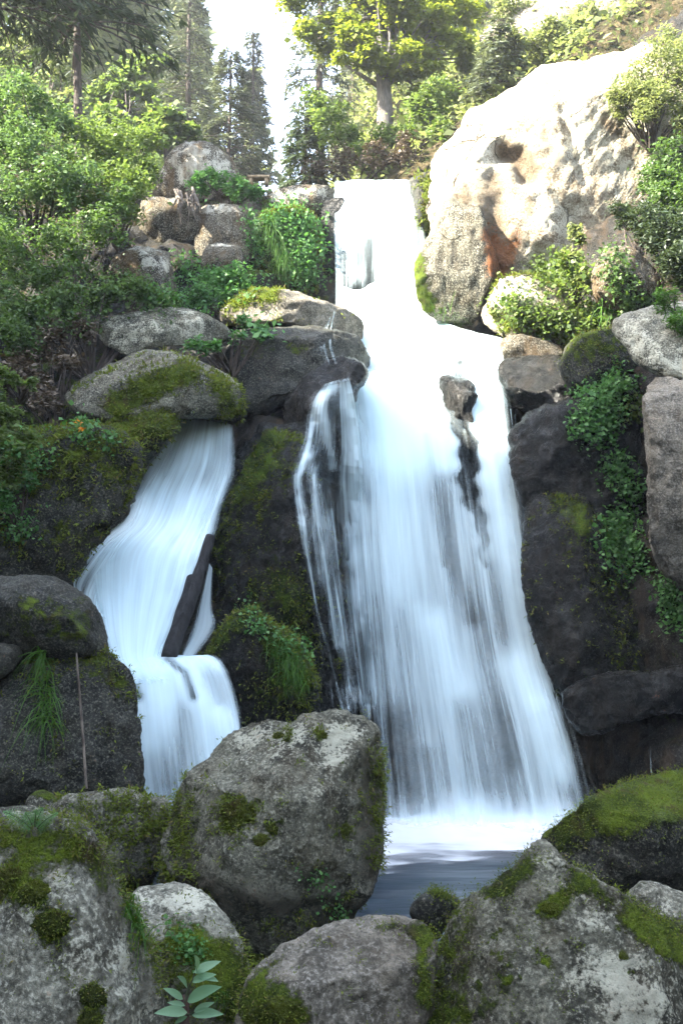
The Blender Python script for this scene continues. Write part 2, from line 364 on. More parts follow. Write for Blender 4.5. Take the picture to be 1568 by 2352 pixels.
if nC[:, 2].mean() < 0: FC = FC[:, ::-1]; nC = -nC
st_ = np.repeat(seg, len(xs)); amp = .9 * ss(st_, .7, 1.2) * (1 - ss(st_, 5.0, 5.5) * .8) + .1
q = VC * np.array([1, 1, 1])
dC = fbm(q * .55, 4) * .55 + (fbm(q * .9 + 9, 3, ridge=True) - .3) * .28 + fbm(q * 3, 4, .6) * .12
VC = VC + nC * (dC * amp)[:, None]; nC = vnormals(VC, FC)
cpx, cpy = PIX(VC)
mC = ss(nC[:, 2], .3, .9) * .35 + fbm(VC * .9, 3) * .35 + .55 * band(cpx, cpy, [(-200, 900), (60, 1000), (200, 1150)], 260) + .35 * band(cpx, cpy, [(1300, 1500), (1500, 1500)], 160) \
    + .4 * band(cpx, cpy, [(540, 560), (700, 600)], 150)
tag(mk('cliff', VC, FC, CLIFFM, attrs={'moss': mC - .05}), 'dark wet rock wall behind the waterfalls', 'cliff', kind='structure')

# pool
wx = axis(-14, 14, -6, 6, .06, 1.2); wy = axis(3, 17, 8, 15.2, .06, 1.3); WX, WY = np.meshgrid(wx, wy)
wz = fbm(np.stack([WX.ravel() * .9, WY.ravel() * 2.2, 0 * WX.ravel()], -1), 3) * .03
s = NT('pool_water'); pos = s.n('ShaderNodeNewGeometry').outputs[0]
wn = s.noise(s.map(pos, (1.2, 4.5, 1)), 1.6, 4, .55)
b = s.n('ShaderNodeBump', i={'Height': wn, 'Strength': .14, 'Distance': .08})
POOL = s.shader(s.n('ShaderNodeBsdfPrincipled', i={'Base Color': (.018, .028, .040, 1), 'Roughness': .28, 'IOR': 1.33, 'Normal': b.outputs[0], 'Specular IOR Level': .6}).outputs[0])
pool = tag(mk('water', np.stack([WX.ravel(), WY.ravel(), wz], -1), gridfaces(len(wy), len(wx)), POOL), 'dark blue plunge pool below the main fall', 'pool', kind='structure')

exec_after = []
# ------------------------------------------------------------------ foreground boulders
rock('boulder', 'big grey boulder in the middle with flat sloping top, front of main fall', 'boulder',
     [(532, 1672), (590, 1655), (680, 1652), (740, 1650), (800, 1648), (840, 1672), (868, 1710), (873, 1780), (870, 1860), (876, 1960), (850, 2040), (826, 2110), (740, 2165), (650, 2240), (560, 2215), (470, 2130), (380, 2060), (368, 2000), (385, 1900), (405, 1830), (455, 1760)],
     8.3, 1.05, 1.0, GRAN, apex=(650, 1840), n=5.0, amp=.05, chops=3, seed=1, planes=[((.92, -.75, .05), .55), ((-.8, -.55, .25), .72), ((0, -.75, .62), .62), ((-.1, -.8, -.6), .78)], sm=1,
     moss=[([(420, 1850), (400, 2000)], 45, .5), ([(862, 1760), (868, 1980)], 22, .45), ([(545, 1870)], 50, .9), ([(660, 1690)], 18, .8), ([(735, 1690)], 16, .8), ([(600, 2120), (760, 2090)], 60, .25), ([(625, 1900)], 18, .6), ([(790, 1900)], 20, .5)],
     pale=[([(560, 1720), (800, 1720)], 60, .4), ([(770, 1700), (745, 1830)], 34, .7), ([(640, 1960)], 50, .35), ([(560, 1690), (800, 1680)], 36, .5)], mossz=-.1,
     dirt_shade=[([(850, 1750), (850, 2000)], 34, .6), ([(480, 2060), (800, 2090)], 60, .5), ([(420, 1900), (440, 2060)], 50, .45)])
rock('boulder', 'pale speckled boulder at lower left, broad rough face under a moss-covered ridge', 'boulder',
     [(-120, 1900), (0, 1905), (70, 1880), (140, 1885), (200, 1915), (235, 1965), (265, 2030), (300, 2095), (335, 2150), (365, 2230), (385, 2300), (400, 2440), (200, 2560), (-120, 2560)],
     5.0, .75, .9, GRANL, apex=(90, 2230), n=3.2, amp=.05, chops=3, seed=2, planes=[((.9, -.5, .25), .66), ((-.2, -.8, .55), .7)],
     moss=[([(0, 1920), (140, 1910), (215, 1960), (290, 2090), (345, 2180), (400, 2300)], 38, .5), ([(20, 2030)], 50, .8), ([(80, 2050)], 34, .8), ([(120, 2120)], 40, .9), ([(215, 2290)], 36, .9), ([(205, 2350)], 30, .8), ([(60, 1960), (170, 1960)], 50, .4)], dirt_shade=[([(60, 1930), (170, 1930), (230, 2000), (320, 2190), (350, 2300)], 34, .5)],
     pale=[([(60, 2120), (260, 2250)], 120, .35)], mossz=.2)
rock('boulder', 'low brown mossy boulder with shaggy front, behind the speckled boulder at left', 'boulder',
     [(110, 1850), (170, 1830), (250, 1816), (310, 1822), (360, 1835), (388, 1850), (385, 1895), (365, 1975), (340, 2060), (240, 2060), (120, 1980), (90, 1900)],
     8.6, .55, .8, GRAN, apex=(250, 1900), n=3.2, amp=.06, chops=2, seed=3, planes=[((0, -.6, .8), .62)],
     moss=[([(150, 1845), (380, 1845)], 22, .2), ([(150, 1900), (330, 1900)], 60, .35)], mossz=.05)
rock('boulder', 'small rounded stone tip showing above the shaggy brown boulder', 'boulder',
     [(55, 1845), (75, 1822), (95, 1814), (120, 1822), (140, 1838), (150, 1900), (60, 1900)], 9.2, .3, .4, GRAN, n=2.5, seed=4, mossz=.7)
rock('boulder', 'grey slab edge at far left beyond the fern', 'boulder',
     [(-160, 1860), (-20, 1856), (60, 1850), (120, 1868), (150, 1920), (60, 1990), (-160, 1990)], 6.3, .4, .6, GRAN, n=3, seed=5, mossz=-.3, pale=[([(0, 1875), (60, 1865)], 30, .5)])
rock('boulder', 'pale flat-topped stone wedged beside the speckled boulder, clover on its front', 'boulder',
     [(300, 2060), (318, 2034), (370, 2026), (430, 2030), (475, 2050), (505, 2090), (540, 2145), (575, 2210), (580, 2280), (560, 2440), (400, 2460), (340, 2300), (320, 2160)],
     6.1, .5, .6, GRANL, apex=(430, 2200), n=3.4, amp=.04, chops=1, seed=6, planes=[((0, -.45, .9), .6)],
     moss=[([(420, 2130), (560, 2260)], 65, .6), ([(480, 2200), (540, 2330)], 60, .5), ([(380, 2180), (430, 2330)], 50, .35)], pale=[([(330, 2060), (450, 2065)], 36, .8)], mossz=-.2)
rock('boulder', 'broad pinkish grey boulder at bottom centre with flat top', 'boulder',
     [(560, 2290), (590, 2225), (640, 2180), (710, 2148), (790, 2118), (870, 2106), (935, 2112), (985, 2140), (1003, 2190), (995, 2260), (985, 2440), (780, 2560), (560, 2500), (540, 2380)],
     5.6, .6, .9, GRANP, apex=(780, 2300), n=3.0, amp=.04, chops=2, seed=7, planes=[((0, -.6, .75), .66)],
     moss=[([(590, 2330), (640, 2300), (670, 2340)], 48, 1.0), ([(560, 2300), (600, 2240), (680, 2170)], 22, .5), ([(970, 2150), (975, 2300)], 28, .75), ([(880, 2125), (960, 2140)], 22, .6), ([(720, 2160)], 24, .4)], pale=[([(700, 2250), (900, 2300)], 90, .3)], mossz=.0)
rock('boulder', 'small dark tilted stone with layered side standing at the pool edge', 'boulder',
     [(948, 2085), (975, 2058), (1005, 2043), (1040, 2055), (1062, 2068), (1048, 2100), (1020, 2135), (1010, 2165), (985, 2150), (950, 2110)], 7.2, .25, .4, GRAND, apex=(990, 2090), n=3.4, chops=3, seed=8,
     moss=[([(1000, 2048), (1055, 2068)], 16, .8)], mossz=.2)
rock('boulder', 'huge pointed boulder at lower right with sharp ridge and mossy left side', 'boulder',
     [(1205, 1975), (1228, 1942), (1248, 1937), (1268, 1950), (1300, 1985), (1345, 2020), (1390, 2045), (1450, 2075), (1520, 2110), (1640, 2150), (1760, 2300), (1700, 2600), (1300, 2650), (960, 2560), (972, 2380), (985, 2280), (1005, 2170), (1060, 2092), (1100, 2068), (1140, 2035)],
     5.7, 1.1, 1.0, GRAN, apex=(1330, 2330), n=2.3, amp=.022, chops=0, seed=9, planes=[((-.72, -.6, .35), .60), ((.62, -.62, .48), .60), ((.05, -.95, .3), .80)], sm=1,
     moss=[([(1060, 2110), (1020, 2220), (1000, 2340)], 60, .5), ([(1130, 2050), (1210, 1985)], 30, .6), ([(1300, 2000), (1420, 2090), (1560, 2200)], 28, .5), ([(1260, 2090)], 30, .8), ([(1330, 2030), (1290, 2060)], 26, .6), ([(1120, 2290), (1050, 2340)], 50, .45), ([(1480, 2110), (1580, 2160)], 45, .6), ([(1220, 2080), (1180, 2200)], 60, .25)],
     pale=[([(1260, 2000), (1350, 2120), (1480, 2330)], 70, .45), ([(1330, 2200), (1450, 2350)], 90, .45)], mossz=.12)
rock('boulder', 'big dark rounded boulder at right with bright moss on its top', 'boulder',
     [(1262, 1945), (1285, 1915), (1325, 1880), (1365, 1853), (1420, 1825), (1490, 1798), (1560, 1776), (1700, 1760), (1780, 1900), (1740, 2110), (1520, 2150), (1390, 2110), (1310, 2020)],
     9.0, .9, 1.1, GRAND, apex=(1480, 1930), n=2.5, amp=.04, chops=1, seed=10,
     moss=[([(1300, 1910), (1400, 1845), (1570, 1790)], 62, .75), ([(1450, 1830), (1560, 1830)], 60, .4), ([(1400, 1900), (1540, 1890)], 40, .3)], mossz=.3, mz0=.3)
rock('boulder', 'small sunlit stone tucked behind the ridge of the pointed boulder', 'boulder',
     [(1430, 2062), (1450, 2036), (1478, 2024), (1515, 2030), (1560, 2048), (1640, 2070), (1640, 2170), (1440, 2150)], 7.3, .3, .4, GRANL, n=2.6, seed=11, mossz=.25)

# ------------------------------------------------------------------ rocks at mid left
rock('boulder', 'smooth dark domed boulder beside the left cascade', 'boulder',
     [(-160, 1390), (-60, 1335), (20, 1325), (95, 1318), (150, 1330), (195, 1362), (228, 1408), (243, 1450), (248, 1500), (235, 1530), (180, 1520), (60, 1510), (-20, 1505), (-160, 1520)],
     11.2, .8, .9, GRAND, n=2.4, amp=.03, chops=1, seed=12, moss=[([(60, 1400), (140, 1440)], 60, .55), ([(200, 1400), (210, 1480)], 30, .35), ([(20, 1450)], 40, .3)], mossz=.2)
rock('boulder', 'tall dark block under the domed boulder, ferns trailing down its face', 'boulder',
     [(45, 1520), (95, 1490), (160, 1485), (215, 1492), (255, 1522), (285, 1560), (292, 1620), (296, 1720), (306, 1830), (280, 1920), (100, 1930), (-40, 1900), (-200, 1880), (-200, 1640), (-20, 1580)],
     11.0, .8, .9, GRAND, apex=(130, 1700), n=3.6, amp=.04, chops=2, seed=13, planes=[((0, -.8, .6), .72)],
     moss=[([(80, 1500), (200, 1500), (275, 1570)], 36, .5), ([(100, 1560), (120, 1750)], 36, .4)], mossz=.2)
rock('boulder', 'bluish grey wedge of stone at left edge under the domed boulder', 'boulder',
     [(-120, 1480), (0, 1470), (45, 1478), (62, 1500), (40, 1530), (0, 1565), (-120, 1620)], 10.6, .3, .5, GRAND, n=3, seed=14, mossz=.1)
rock('boulder', 'long mossy bank of rock between left shrubs and the left cascade', 'boulder',
     [(-200, 1040), (0, 1010), (120, 985), (220, 985), (285, 1010), (310, 1060), (300, 1130), (265, 1200), (200, 1250), (160, 1300), (130, 1335), (0, 1350), (-200, 1360)],
     13.0, .9, 1.3, GRAND, apex=(100, 1180), n=2.6, amp=.1, chops=5, seed=15, ridge=.05,
     moss=[([(0, 1100), (200, 1050), (250, 1070)], 80, .55), ([(0, 1250), (160, 1220)], 50, .45)], mossz=.45, pale=[([(60, 1130), (260, 1060)], 30, .6)])
rock('boulder', 'large grey boulder with a bright moss band above the left cascade', 'boulder',
     [(150, 905), (165, 860), (205, 818), (260, 802), (330, 800), (420, 812), (500, 838), (545, 870), (556, 920), (520, 950), (430, 952), (350, 968), (250, 972), (175, 950)],
     15.2, 1.0, 1.2, GRAN, apex=(340, 910), n=2.8, amp=.05, chops=3, seed=16,
     moss=[([(270, 930), (340, 890), (420, 860)], 34, 1.1), ([(500, 880), (530, 940)], 30, .7)], pale=[([(190, 860), (300, 820)], 40, .3)], mossz=.1, planes=[((-.3, -.7, .6), .7)])
rock('boulder', 'mossy ledge stone right over the top of the left cascade', 'boulder',
     [(235, 990), (290, 955), (360, 945), (410, 962), (400, 1000), (350, 1060), (310, 1110), (280, 1100), (250, 1050)], 14.6, .5, .7, GRAND, n=2.8, seed=17, moss=[([(260, 1000), (390, 965)], 40, .9)], mossz=.5)
rock('boulder', 'dark mossy stone just behind the lip of the left cascade', 'boulder',
     [(450, 900), (500, 862), (548, 880), (562, 930), (548, 975), (500, 968), (440, 955), (420, 935)], 15.6, .5, .6, GRAND, n=2.8, seed=18, moss=[([(490, 880), (540, 930)], 36, .7)], mossz=.4)
rock('boulder', 'flat whitish lichen boulder with pointed front edge, left of the upper fall', 'boulder',
     [(205, 760), (235, 735), (300, 718), (385, 704), (450, 712), (515, 745), (545, 775), (500, 790), (410, 785), (350, 795), (310, 806), (268, 790), (230, 770)],
     16.4, .7, 1.0, GRAN, apex=(330, 770), n=3, amp=.035, chops=2, seed=19, planes=[((-.25, -.9, .35), .5), ((.5, -.8, -.2), .6)], pale=[([(270, 750), (420, 730)], 70, .6), ([(470, 740)], 40, .2)], mossz=-.3)
rock('boulder', 'bluish tilted slab running into the foot of the upper fall, mossy at its left', 'boulder',
     [(500, 720), (530, 690), (590, 668), (650, 664), (700, 680), (780, 706), (840, 740), (830, 790), (740, 768), (650, 752), (560, 748), (510, 745)],
     18.0, .8, 1.0, GRANP, apex=(660, 715), n=2.8, amp=.04, chops=2, seed=20, moss=[([(540, 690), (630, 670)], 26, .9)], mossz=-.15)
rock('boulder', 'dark wet slab under the tilted slab, leaves growing on it', 'boulder',
     [(490, 800), (540, 750), (650, 745), (760, 760), (840, 780), (860, 850), (780, 870), (710, 900), (640, 940), (560, 980), (530, 950), (500, 870)],
     17.0, .8, 1.2, GRAND, n=2.8, amp=.06, chops=4, seed=21, mossz=.2, moss=[([(540, 800), (700, 800)], 34, .45)])
rock('boulder', 'rounded wet rock hump splitting off the side trickle', 'boulder',
     [(640, 930), (690, 880), (730, 840), (775, 822), (830, 835), (850, 870), (820, 900), (800, 960), (830, 1080), (820, 1150), (740, 1150), (690, 1060), (650, 1000)],
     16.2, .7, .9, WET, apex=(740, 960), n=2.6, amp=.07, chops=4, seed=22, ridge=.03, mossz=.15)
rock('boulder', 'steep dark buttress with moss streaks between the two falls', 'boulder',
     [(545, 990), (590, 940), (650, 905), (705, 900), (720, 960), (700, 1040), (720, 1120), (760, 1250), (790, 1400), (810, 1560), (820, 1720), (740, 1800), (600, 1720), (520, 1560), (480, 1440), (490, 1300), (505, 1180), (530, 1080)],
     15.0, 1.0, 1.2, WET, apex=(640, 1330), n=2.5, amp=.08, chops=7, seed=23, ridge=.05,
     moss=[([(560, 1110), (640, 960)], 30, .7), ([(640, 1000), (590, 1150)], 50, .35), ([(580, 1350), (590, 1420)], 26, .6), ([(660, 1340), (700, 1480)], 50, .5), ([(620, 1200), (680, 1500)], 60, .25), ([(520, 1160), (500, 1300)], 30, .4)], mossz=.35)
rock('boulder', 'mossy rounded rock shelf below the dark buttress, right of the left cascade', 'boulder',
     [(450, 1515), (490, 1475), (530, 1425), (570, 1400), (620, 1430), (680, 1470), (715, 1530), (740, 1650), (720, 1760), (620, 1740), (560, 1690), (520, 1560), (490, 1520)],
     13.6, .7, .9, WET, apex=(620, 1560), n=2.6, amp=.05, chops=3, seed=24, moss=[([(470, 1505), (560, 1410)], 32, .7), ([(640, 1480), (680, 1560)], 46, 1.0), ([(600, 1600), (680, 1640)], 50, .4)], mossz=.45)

# ------------------------------------------------------------------ upper left ledges
rock('boulder', 'rounded boulder blotched white with lichen on the skyline at left', 'boulder',
     [(350, 420), (365, 385), (395, 345), (430, 328), (470, 326), (510, 345), (535, 370), (552, 405), (560, 450), (450, 470), (350, 460)], 22.0, .9, 1.2, LEDGE, n=2.5, amp=.05, chops=3, seed=25, mossz=.1,
     pale=[([(450, 350), (460, 400)], 36, 1.1), ([(505, 360), (520, 385)], 26, .7), ([(410, 400)], 30, .6), ([(375, 390), (400, 350)], 16, .6)])  # white lichen blotches, plus rim light painted along the left edge
for k, (lab, o, Y, fr, sd, ms, pl) in enumerate([
    ('square-edged granite ledge block with bare roots hanging over it', [(320, 440), (345, 428), (400, 432), (450, 450), (470, 480), (465, 560), (440, 610), (380, 600), (330, 580), (318, 500)], 20.6, .7, 26, [], [([(330, 445), (440, 460)], 18, .6)]),
    ('brown broken ledge block with a top rim lit pale below the skyline boulder', [(450, 470), (500, 466), (560, 472), (580, 500), (580, 580), (560, 640), (500, 650), (450, 620), (445, 540)], 20.4, .6, 27, [], [([(470, 480), (560, 480)], 14, .9)]),
    ('short ledge stone jutting out under the brown ledge block', [(470, 565), (500, 552), (540, 555), (560, 580), (560, 660), (480, 670), (460, 620)], 19.9, .5, 28, [], [([(490, 560), (540, 560)], 14, .9)]),
    ('ledge block with two steps lit white on top above the left creepers', [(250, 600), (300, 570), (350, 558), (385, 562), (395, 610), (405, 680), (390, 740), (300, 730), (250, 690)], 18.8, .6, 29, [], [([(300, 575), (380, 565)], 14, .9), ([(330, 600), (380, 610)], 22, .9)]),
    ('mossy green rock face left of the dark cleft beside the upper fall', [(590, 500), (630, 475), (700, 478), (740, 500), (742, 600), (730, 690), (640, 700), (590, 640)], 20.4, .6, 30, [([(660, 490), (670, 620)], 60, .8)], []),
    ('top slab lit whitish beside the lip of the upper fall', [(590, 450), (620, 436), (680, 428), (740, 424), (775, 436), (770, 480), (720, 492), (640, 486), (600, 475)], 21.0, .7, 31, [([(600, 460), (640, 478)], 20, .6)], [([(640, 450), (740, 440)], 24, .7)]),
    ('dark rock strip for the shaded cleft at the left edge of the upper fall', [(738, 470), (765, 440), (800, 440), (810, 600), (800, 720), (745, 720), (725, 650), (735, 560)], 20.7, .4, 32, [], [])]):  # last entry: dark rock put in for the shade of the cleft
    rock('ledge_rock', lab, 'rock', o, Y, fr, 1.0, WET if sd == 32 else (GRAND if sd == 30 else LEDGE), n=6.0, amp=.045, chops=5, seed=sd, planes=[((.1, -1, .08), .62), ((-.1, -.15, 1), .78)], moss=ms, pale=pl, ridge=.03, mossz=.2 if sd != 30 else .6, group=None)  # pale bands paint skylight onto the block tops

# ------------------------------------------------------------------ right side
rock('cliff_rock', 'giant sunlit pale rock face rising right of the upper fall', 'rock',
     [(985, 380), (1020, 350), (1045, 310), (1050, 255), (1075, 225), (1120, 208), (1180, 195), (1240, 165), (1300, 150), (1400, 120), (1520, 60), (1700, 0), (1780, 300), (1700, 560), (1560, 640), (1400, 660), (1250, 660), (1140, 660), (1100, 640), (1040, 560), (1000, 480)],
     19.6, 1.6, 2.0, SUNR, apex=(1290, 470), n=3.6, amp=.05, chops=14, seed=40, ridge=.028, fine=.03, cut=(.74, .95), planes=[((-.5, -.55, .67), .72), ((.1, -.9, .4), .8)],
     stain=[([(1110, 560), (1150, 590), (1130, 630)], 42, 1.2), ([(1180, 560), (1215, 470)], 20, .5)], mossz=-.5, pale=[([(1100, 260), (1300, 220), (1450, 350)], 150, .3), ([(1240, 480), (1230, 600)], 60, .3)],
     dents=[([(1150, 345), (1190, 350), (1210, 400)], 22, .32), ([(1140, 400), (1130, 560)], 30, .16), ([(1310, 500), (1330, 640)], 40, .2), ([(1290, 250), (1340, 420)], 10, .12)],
     dirt_shade=[([(1160, 345), (1195, 360), (1215, 405)], 26, 1.0), ([(1135, 420), (1130, 560)], 40, .75), ([(1060, 250), (1062, 300)], 24, .5), ([(1390, 280), (1412, 300)], 16, 1.0), ([(1240, 300), (1270, 360)], 46, .45), ([(1030, 400), (1060, 460)], 40, .6), ([(1380, 330), (1370, 400)], 22, .35)])  # shade of the cavity and left side painted in, among brown patches
rock('cliff_rock', 'rounded dark-sided boulder leaning into the fall below the sunlit rock', 'rock',
     [(950, 615), (965, 570), (990, 525), (1020, 470), (1050, 430), (1085, 440), (1110, 500), (1130, 570), (1145, 630), (1110, 680), (1090, 745), (1040, 752), (990, 735), (965, 700), (955, 660)],
     18.6, .9, 1.6, SPECK, apex=(1040, 610), n=2.6, amp=.05, chops=4, seed=41, moss=[([(960, 600), (975, 700)], 22, .9), ([(1010, 700)], 30, .5)], stain=[([(1125, 540), (1135, 620)], 26, .9)], mossz=.1)
rock('cliff_rock', 'narrow mossy rock at the right edge of the upper fall', 'rock',
     [(938, 420), (950, 395), (985, 388), (1015, 400), (1020, 450), (1010, 500), (985, 560), (968, 560), (958, 500)], 20.3, .5, .9, GRAND, n=2.8, chops=3, seed=42, moss=[([(985, 420), (985, 530)], 20, .9)], mossz=.2)
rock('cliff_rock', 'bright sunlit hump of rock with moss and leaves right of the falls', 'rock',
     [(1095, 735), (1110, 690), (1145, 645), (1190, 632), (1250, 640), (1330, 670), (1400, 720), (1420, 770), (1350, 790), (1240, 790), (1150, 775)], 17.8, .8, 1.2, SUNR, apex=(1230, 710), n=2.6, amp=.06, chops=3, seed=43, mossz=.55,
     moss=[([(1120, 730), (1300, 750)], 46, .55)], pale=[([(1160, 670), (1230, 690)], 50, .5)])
rock('cliff_rock', 'brown overhanging stone shelf at the right end of the wide ledge', 'rock',
     [(1145, 800), (1155, 772), (1200, 768), (1250, 778), (1300, 800), (1310, 835), (1240, 835), (1160, 830)], 17.3, .5, .8, LEDGE, n=3, chops=4, seed=44, mossz=.0)
rock('cliff_rock', 'wet shining rock block beside the right-hand strand of water', 'rock',
     [(1140, 840), (1160, 822), (1220, 815), (1280, 815), (1320, 850), (1340, 910), (1325, 950), (1260, 948), (1175, 945), (1150, 900)], 16.7, .6, .9, WET, n=3.2, chops=3, seed=45, mossz=-.2, planes=[((-.2, -.7, .65), .66)])
rock('cliff_rock', 'mossy green round rock over the ferny gap at right', 'rock',
     [(1280, 830), (1300, 790), (1340, 765), (1390, 745), (1440, 760), (1475, 800), (1480, 845), (1420, 860), (1380, 900), (1330, 920), (1295, 880)], 15.8, .7, 1.0, GRAND, n=2.6, seed=46, moss=[([(1330, 800), (1440, 790)], 50, .6)], mossz=.3)
rock('cliff_rock', 'pale grey sloping slab on top of the right wall', 'rock',
     [(1400, 745), (1440, 715), (1500, 700), (1580, 690), (1720, 700), (1720, 900), (1580, 880), (1520, 860), (1470, 835), (1430, 790)], 14.2, .7, 1.2, GRANL, n=3, chops=3, seed=47, mossz=.05, planes=[((-.2, -.5, .8), .7)], pale=[([(1450, 770), (1568, 850)], 60, .5)])
rock('cliff_rock', 'flat grey wall slab at right edge split by a thin crack', 'rock',
     [(1482, 850), (1520, 846), (1580, 870), (1720, 900), (1720, 1330), (1580, 1360), (1510, 1320), (1486, 1200), (1488, 1050), (1478, 940)], 13.2, .5, 1.2, GRANP, n=5, chops=2, amp=.03, seed=48, mossz=-.2, moss=[([(1500, 1150), (1568, 1330)], 60, .2)])
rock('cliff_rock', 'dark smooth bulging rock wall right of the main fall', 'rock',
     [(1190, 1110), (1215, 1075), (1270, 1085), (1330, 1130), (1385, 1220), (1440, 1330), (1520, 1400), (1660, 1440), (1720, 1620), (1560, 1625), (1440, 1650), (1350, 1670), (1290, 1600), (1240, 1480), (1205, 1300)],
     14.9, .9, 1.4, WET, apex=(1370, 1440), n=2.7, amp=.05, chops=4, seed=49, moss=[([(1290, 1140), (1340, 1200)], 34, .6), ([(1330, 1250), (1360, 1330)], 50, .35), ([(1420, 1360), (1440, 1520)], 60, .4), ([(1500, 1450), (1560, 1500)], 40, .4)], pale=[([(1250, 1250), (1260, 1420)], 18, .6), ([(1290, 1350), (1320, 1560)], 20, .55)], mossz=.15)  # pale streaks paint a bluish wet reflection onto the wall
rock('cliff_rock', 'shade-black dripping back wall under the wet ledge, behind the hanging creepers', 'rock',
     [(1165, 960), (1260, 930), (1380, 900), (1490, 850), (1560, 900), (1560, 1420), (1450, 1420), (1380, 1260), (1300, 1180), (1220, 1180), (1180, 1060)], 15.5, .35, 1.2, WET, n=5, amp=.05, chops=3, seed=54, ridge=.04, mossz=.1)  # dark rock added over sunlit cliff to keep the shaded hollow black
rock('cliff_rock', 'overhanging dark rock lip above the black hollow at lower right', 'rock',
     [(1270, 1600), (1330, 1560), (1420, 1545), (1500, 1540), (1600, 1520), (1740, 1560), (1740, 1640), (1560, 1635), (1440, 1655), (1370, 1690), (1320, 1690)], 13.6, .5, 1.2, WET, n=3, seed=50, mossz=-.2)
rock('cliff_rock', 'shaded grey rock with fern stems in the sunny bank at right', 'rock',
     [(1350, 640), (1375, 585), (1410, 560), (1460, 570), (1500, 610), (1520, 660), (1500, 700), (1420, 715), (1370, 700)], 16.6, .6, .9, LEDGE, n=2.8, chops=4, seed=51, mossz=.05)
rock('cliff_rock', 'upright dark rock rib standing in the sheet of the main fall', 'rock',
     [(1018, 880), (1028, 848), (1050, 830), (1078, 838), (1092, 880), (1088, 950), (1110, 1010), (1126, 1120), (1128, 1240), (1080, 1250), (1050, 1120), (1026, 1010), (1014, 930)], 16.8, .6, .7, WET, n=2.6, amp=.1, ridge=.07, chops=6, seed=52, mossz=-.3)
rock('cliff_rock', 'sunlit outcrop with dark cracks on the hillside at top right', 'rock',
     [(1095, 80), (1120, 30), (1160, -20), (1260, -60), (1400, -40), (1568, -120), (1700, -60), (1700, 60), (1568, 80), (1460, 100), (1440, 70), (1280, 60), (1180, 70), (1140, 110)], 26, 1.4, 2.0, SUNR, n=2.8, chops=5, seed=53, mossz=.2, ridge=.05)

# ------------------------------------------------------------------ foliage builders
def leafmesh(name, pts, size, mat, parent=None, nrm=None, spread=1.0, aspect=.62, droop=0.0, jit=.35, origin=None, dirs=None, rnd=None, fold=.18):
    """one small folded leaf per point"""
    pts = np.asarray(pts, float); n = len(pts)
    if dirs is None:
        dirs = rng.normal(size=(n, 3)); dirs[:, 2] = dirs[:, 2] * .45 - droop
    dirs = dirs / (np.linalg.norm(dirs, axis=1)[:, None] + 1e-9)
    up = rng.normal(size=(n, 3)) * spread * .5 + (np.array([0, -.35, .9]) if nrm is None else nrm)
    side = np.cross(dirs, up); side /= np.linalg.norm(side, axis=1)[:, None] + 1e-9
    nn = np.cross(side, dirs)
    L = (size * (1 + jit * rng.normal(size=n)).clip(.4, 1.9))[:, None]; W = L * aspect * .5
    a = pts; b = pts + dirs * L * .45 + side * W + nn * L * fold * .5; c = pts + dirs * L; d = pts + dirs * L * .45 - side * W + nn * L * fold * .5
    V = np.stack([a, b, c, d], 1).reshape(-1, 3); F = np.arange(n * 4).reshape(n, 4)
    r = rng.random(n) if rnd is None else rnd
    return mk(name, V, F, mat, parent=parent, attrs={'rnd': np.repeat(r, 4)}, origin=origin, smooth=False)
def blobpts(blobs, n, shell=.55, flat=1.0):
    """points clustered in twig-like clumps inside ellipsoids (x, y, z, r)"""
    B = np.array(blobs, float); v = B[:, 3] ** 2; k = rng.choice(len(B), n, p=v / v.sum())
    d = rng.normal(size=(n, 3)); d /= np.linalg.norm(d, axis=1)[:, None]
    r = shell + (1 - shell) * rng.random(n) ** .6
    p = B[k, :3] + d * (r * B[k, 3])[:, None] * np.array([1, 1, flat])
    o_ = rng.random(n) < .14; p[o_] += d[o_] * (B[k[o_], 3] * rng.exponential(.45, o_.sum()).clip(0, 1.3))[:, None]
    g = fbm(p * 2.2 / max(.4, np.median(B[:, 3])) + 3, 3)
    return p[g > -.12 + .1 * rng.normal(size=n)]
def px_blobs(lst):
    """(px, py, Y, r_px) -> world blobs"""
    o = []
    for px, py, Y, r in lst:
        p = P(px, py, Y); o.append((p[0], p[1], p[2], r * Y / FPX))
    return o
def branch_paths(base, ends, r0, wob=.12):
    out = []
    for e in ends:
        t = np.linspace(0, 1, 8)[:, None]; L = np.linalg.norm(e - base)
        mid = (base + e) / 2 + np.array([0, 0, .12 * L]) + rng.normal(size=3) * wob * L
        p = (1 - t) ** 2 * base + 2 * t * (1 - t) * mid + t ** 2 * e
        out.append((p, r0 * (1 - .85 * t[:, 0])))
    return out
def shrub(label, blobs, n, leaf, mat, cat='shrub', name='shrub', group=None, stem=BARK, base=None, aspect=.6, shell=.25, droop=.1, sub=7):
    bl = px_blobs(blobs)
    # break every lobe into smaller clumps so that the edge is uneven
    fine = []
    for b in bl:
        fine.append((b[0], b[1], b[2], b[3] * .62))
        for _ in range(sub):
            d = rng.normal(size=3); d /= np.linalg.norm(d)
            fine.append((b[0] + d[0] * b[3] * .72, b[1] + d[1] * b[3] * .72, b[2] + d[2] * b[3] * .72, b[3] * rng.uniform(.26, .5)))
    bm = np.array(bl); bs = base if base is not None else np.array([bm[:, 0].mean(), bm[:, 1].mean() + .3, (bm[:, 2] - bm[:, 3]).min() - .1])
    r = empty(name, bs); tag(r, label, cat, group)
    p = blobpts(fine, int(n * 1.9), shell); leafmesh('foliage', p, leaf * .78, mat, parent=r, aspect=aspect, droop=droop)
    V, F = tubes(branch_paths(np.asarray(bs, float), [np.array(f[:3]) for f in fine[::2]], .010 + .006 * len(bl) ** .5))
    mk('stem', V, F, stem, parent=r)
    return r
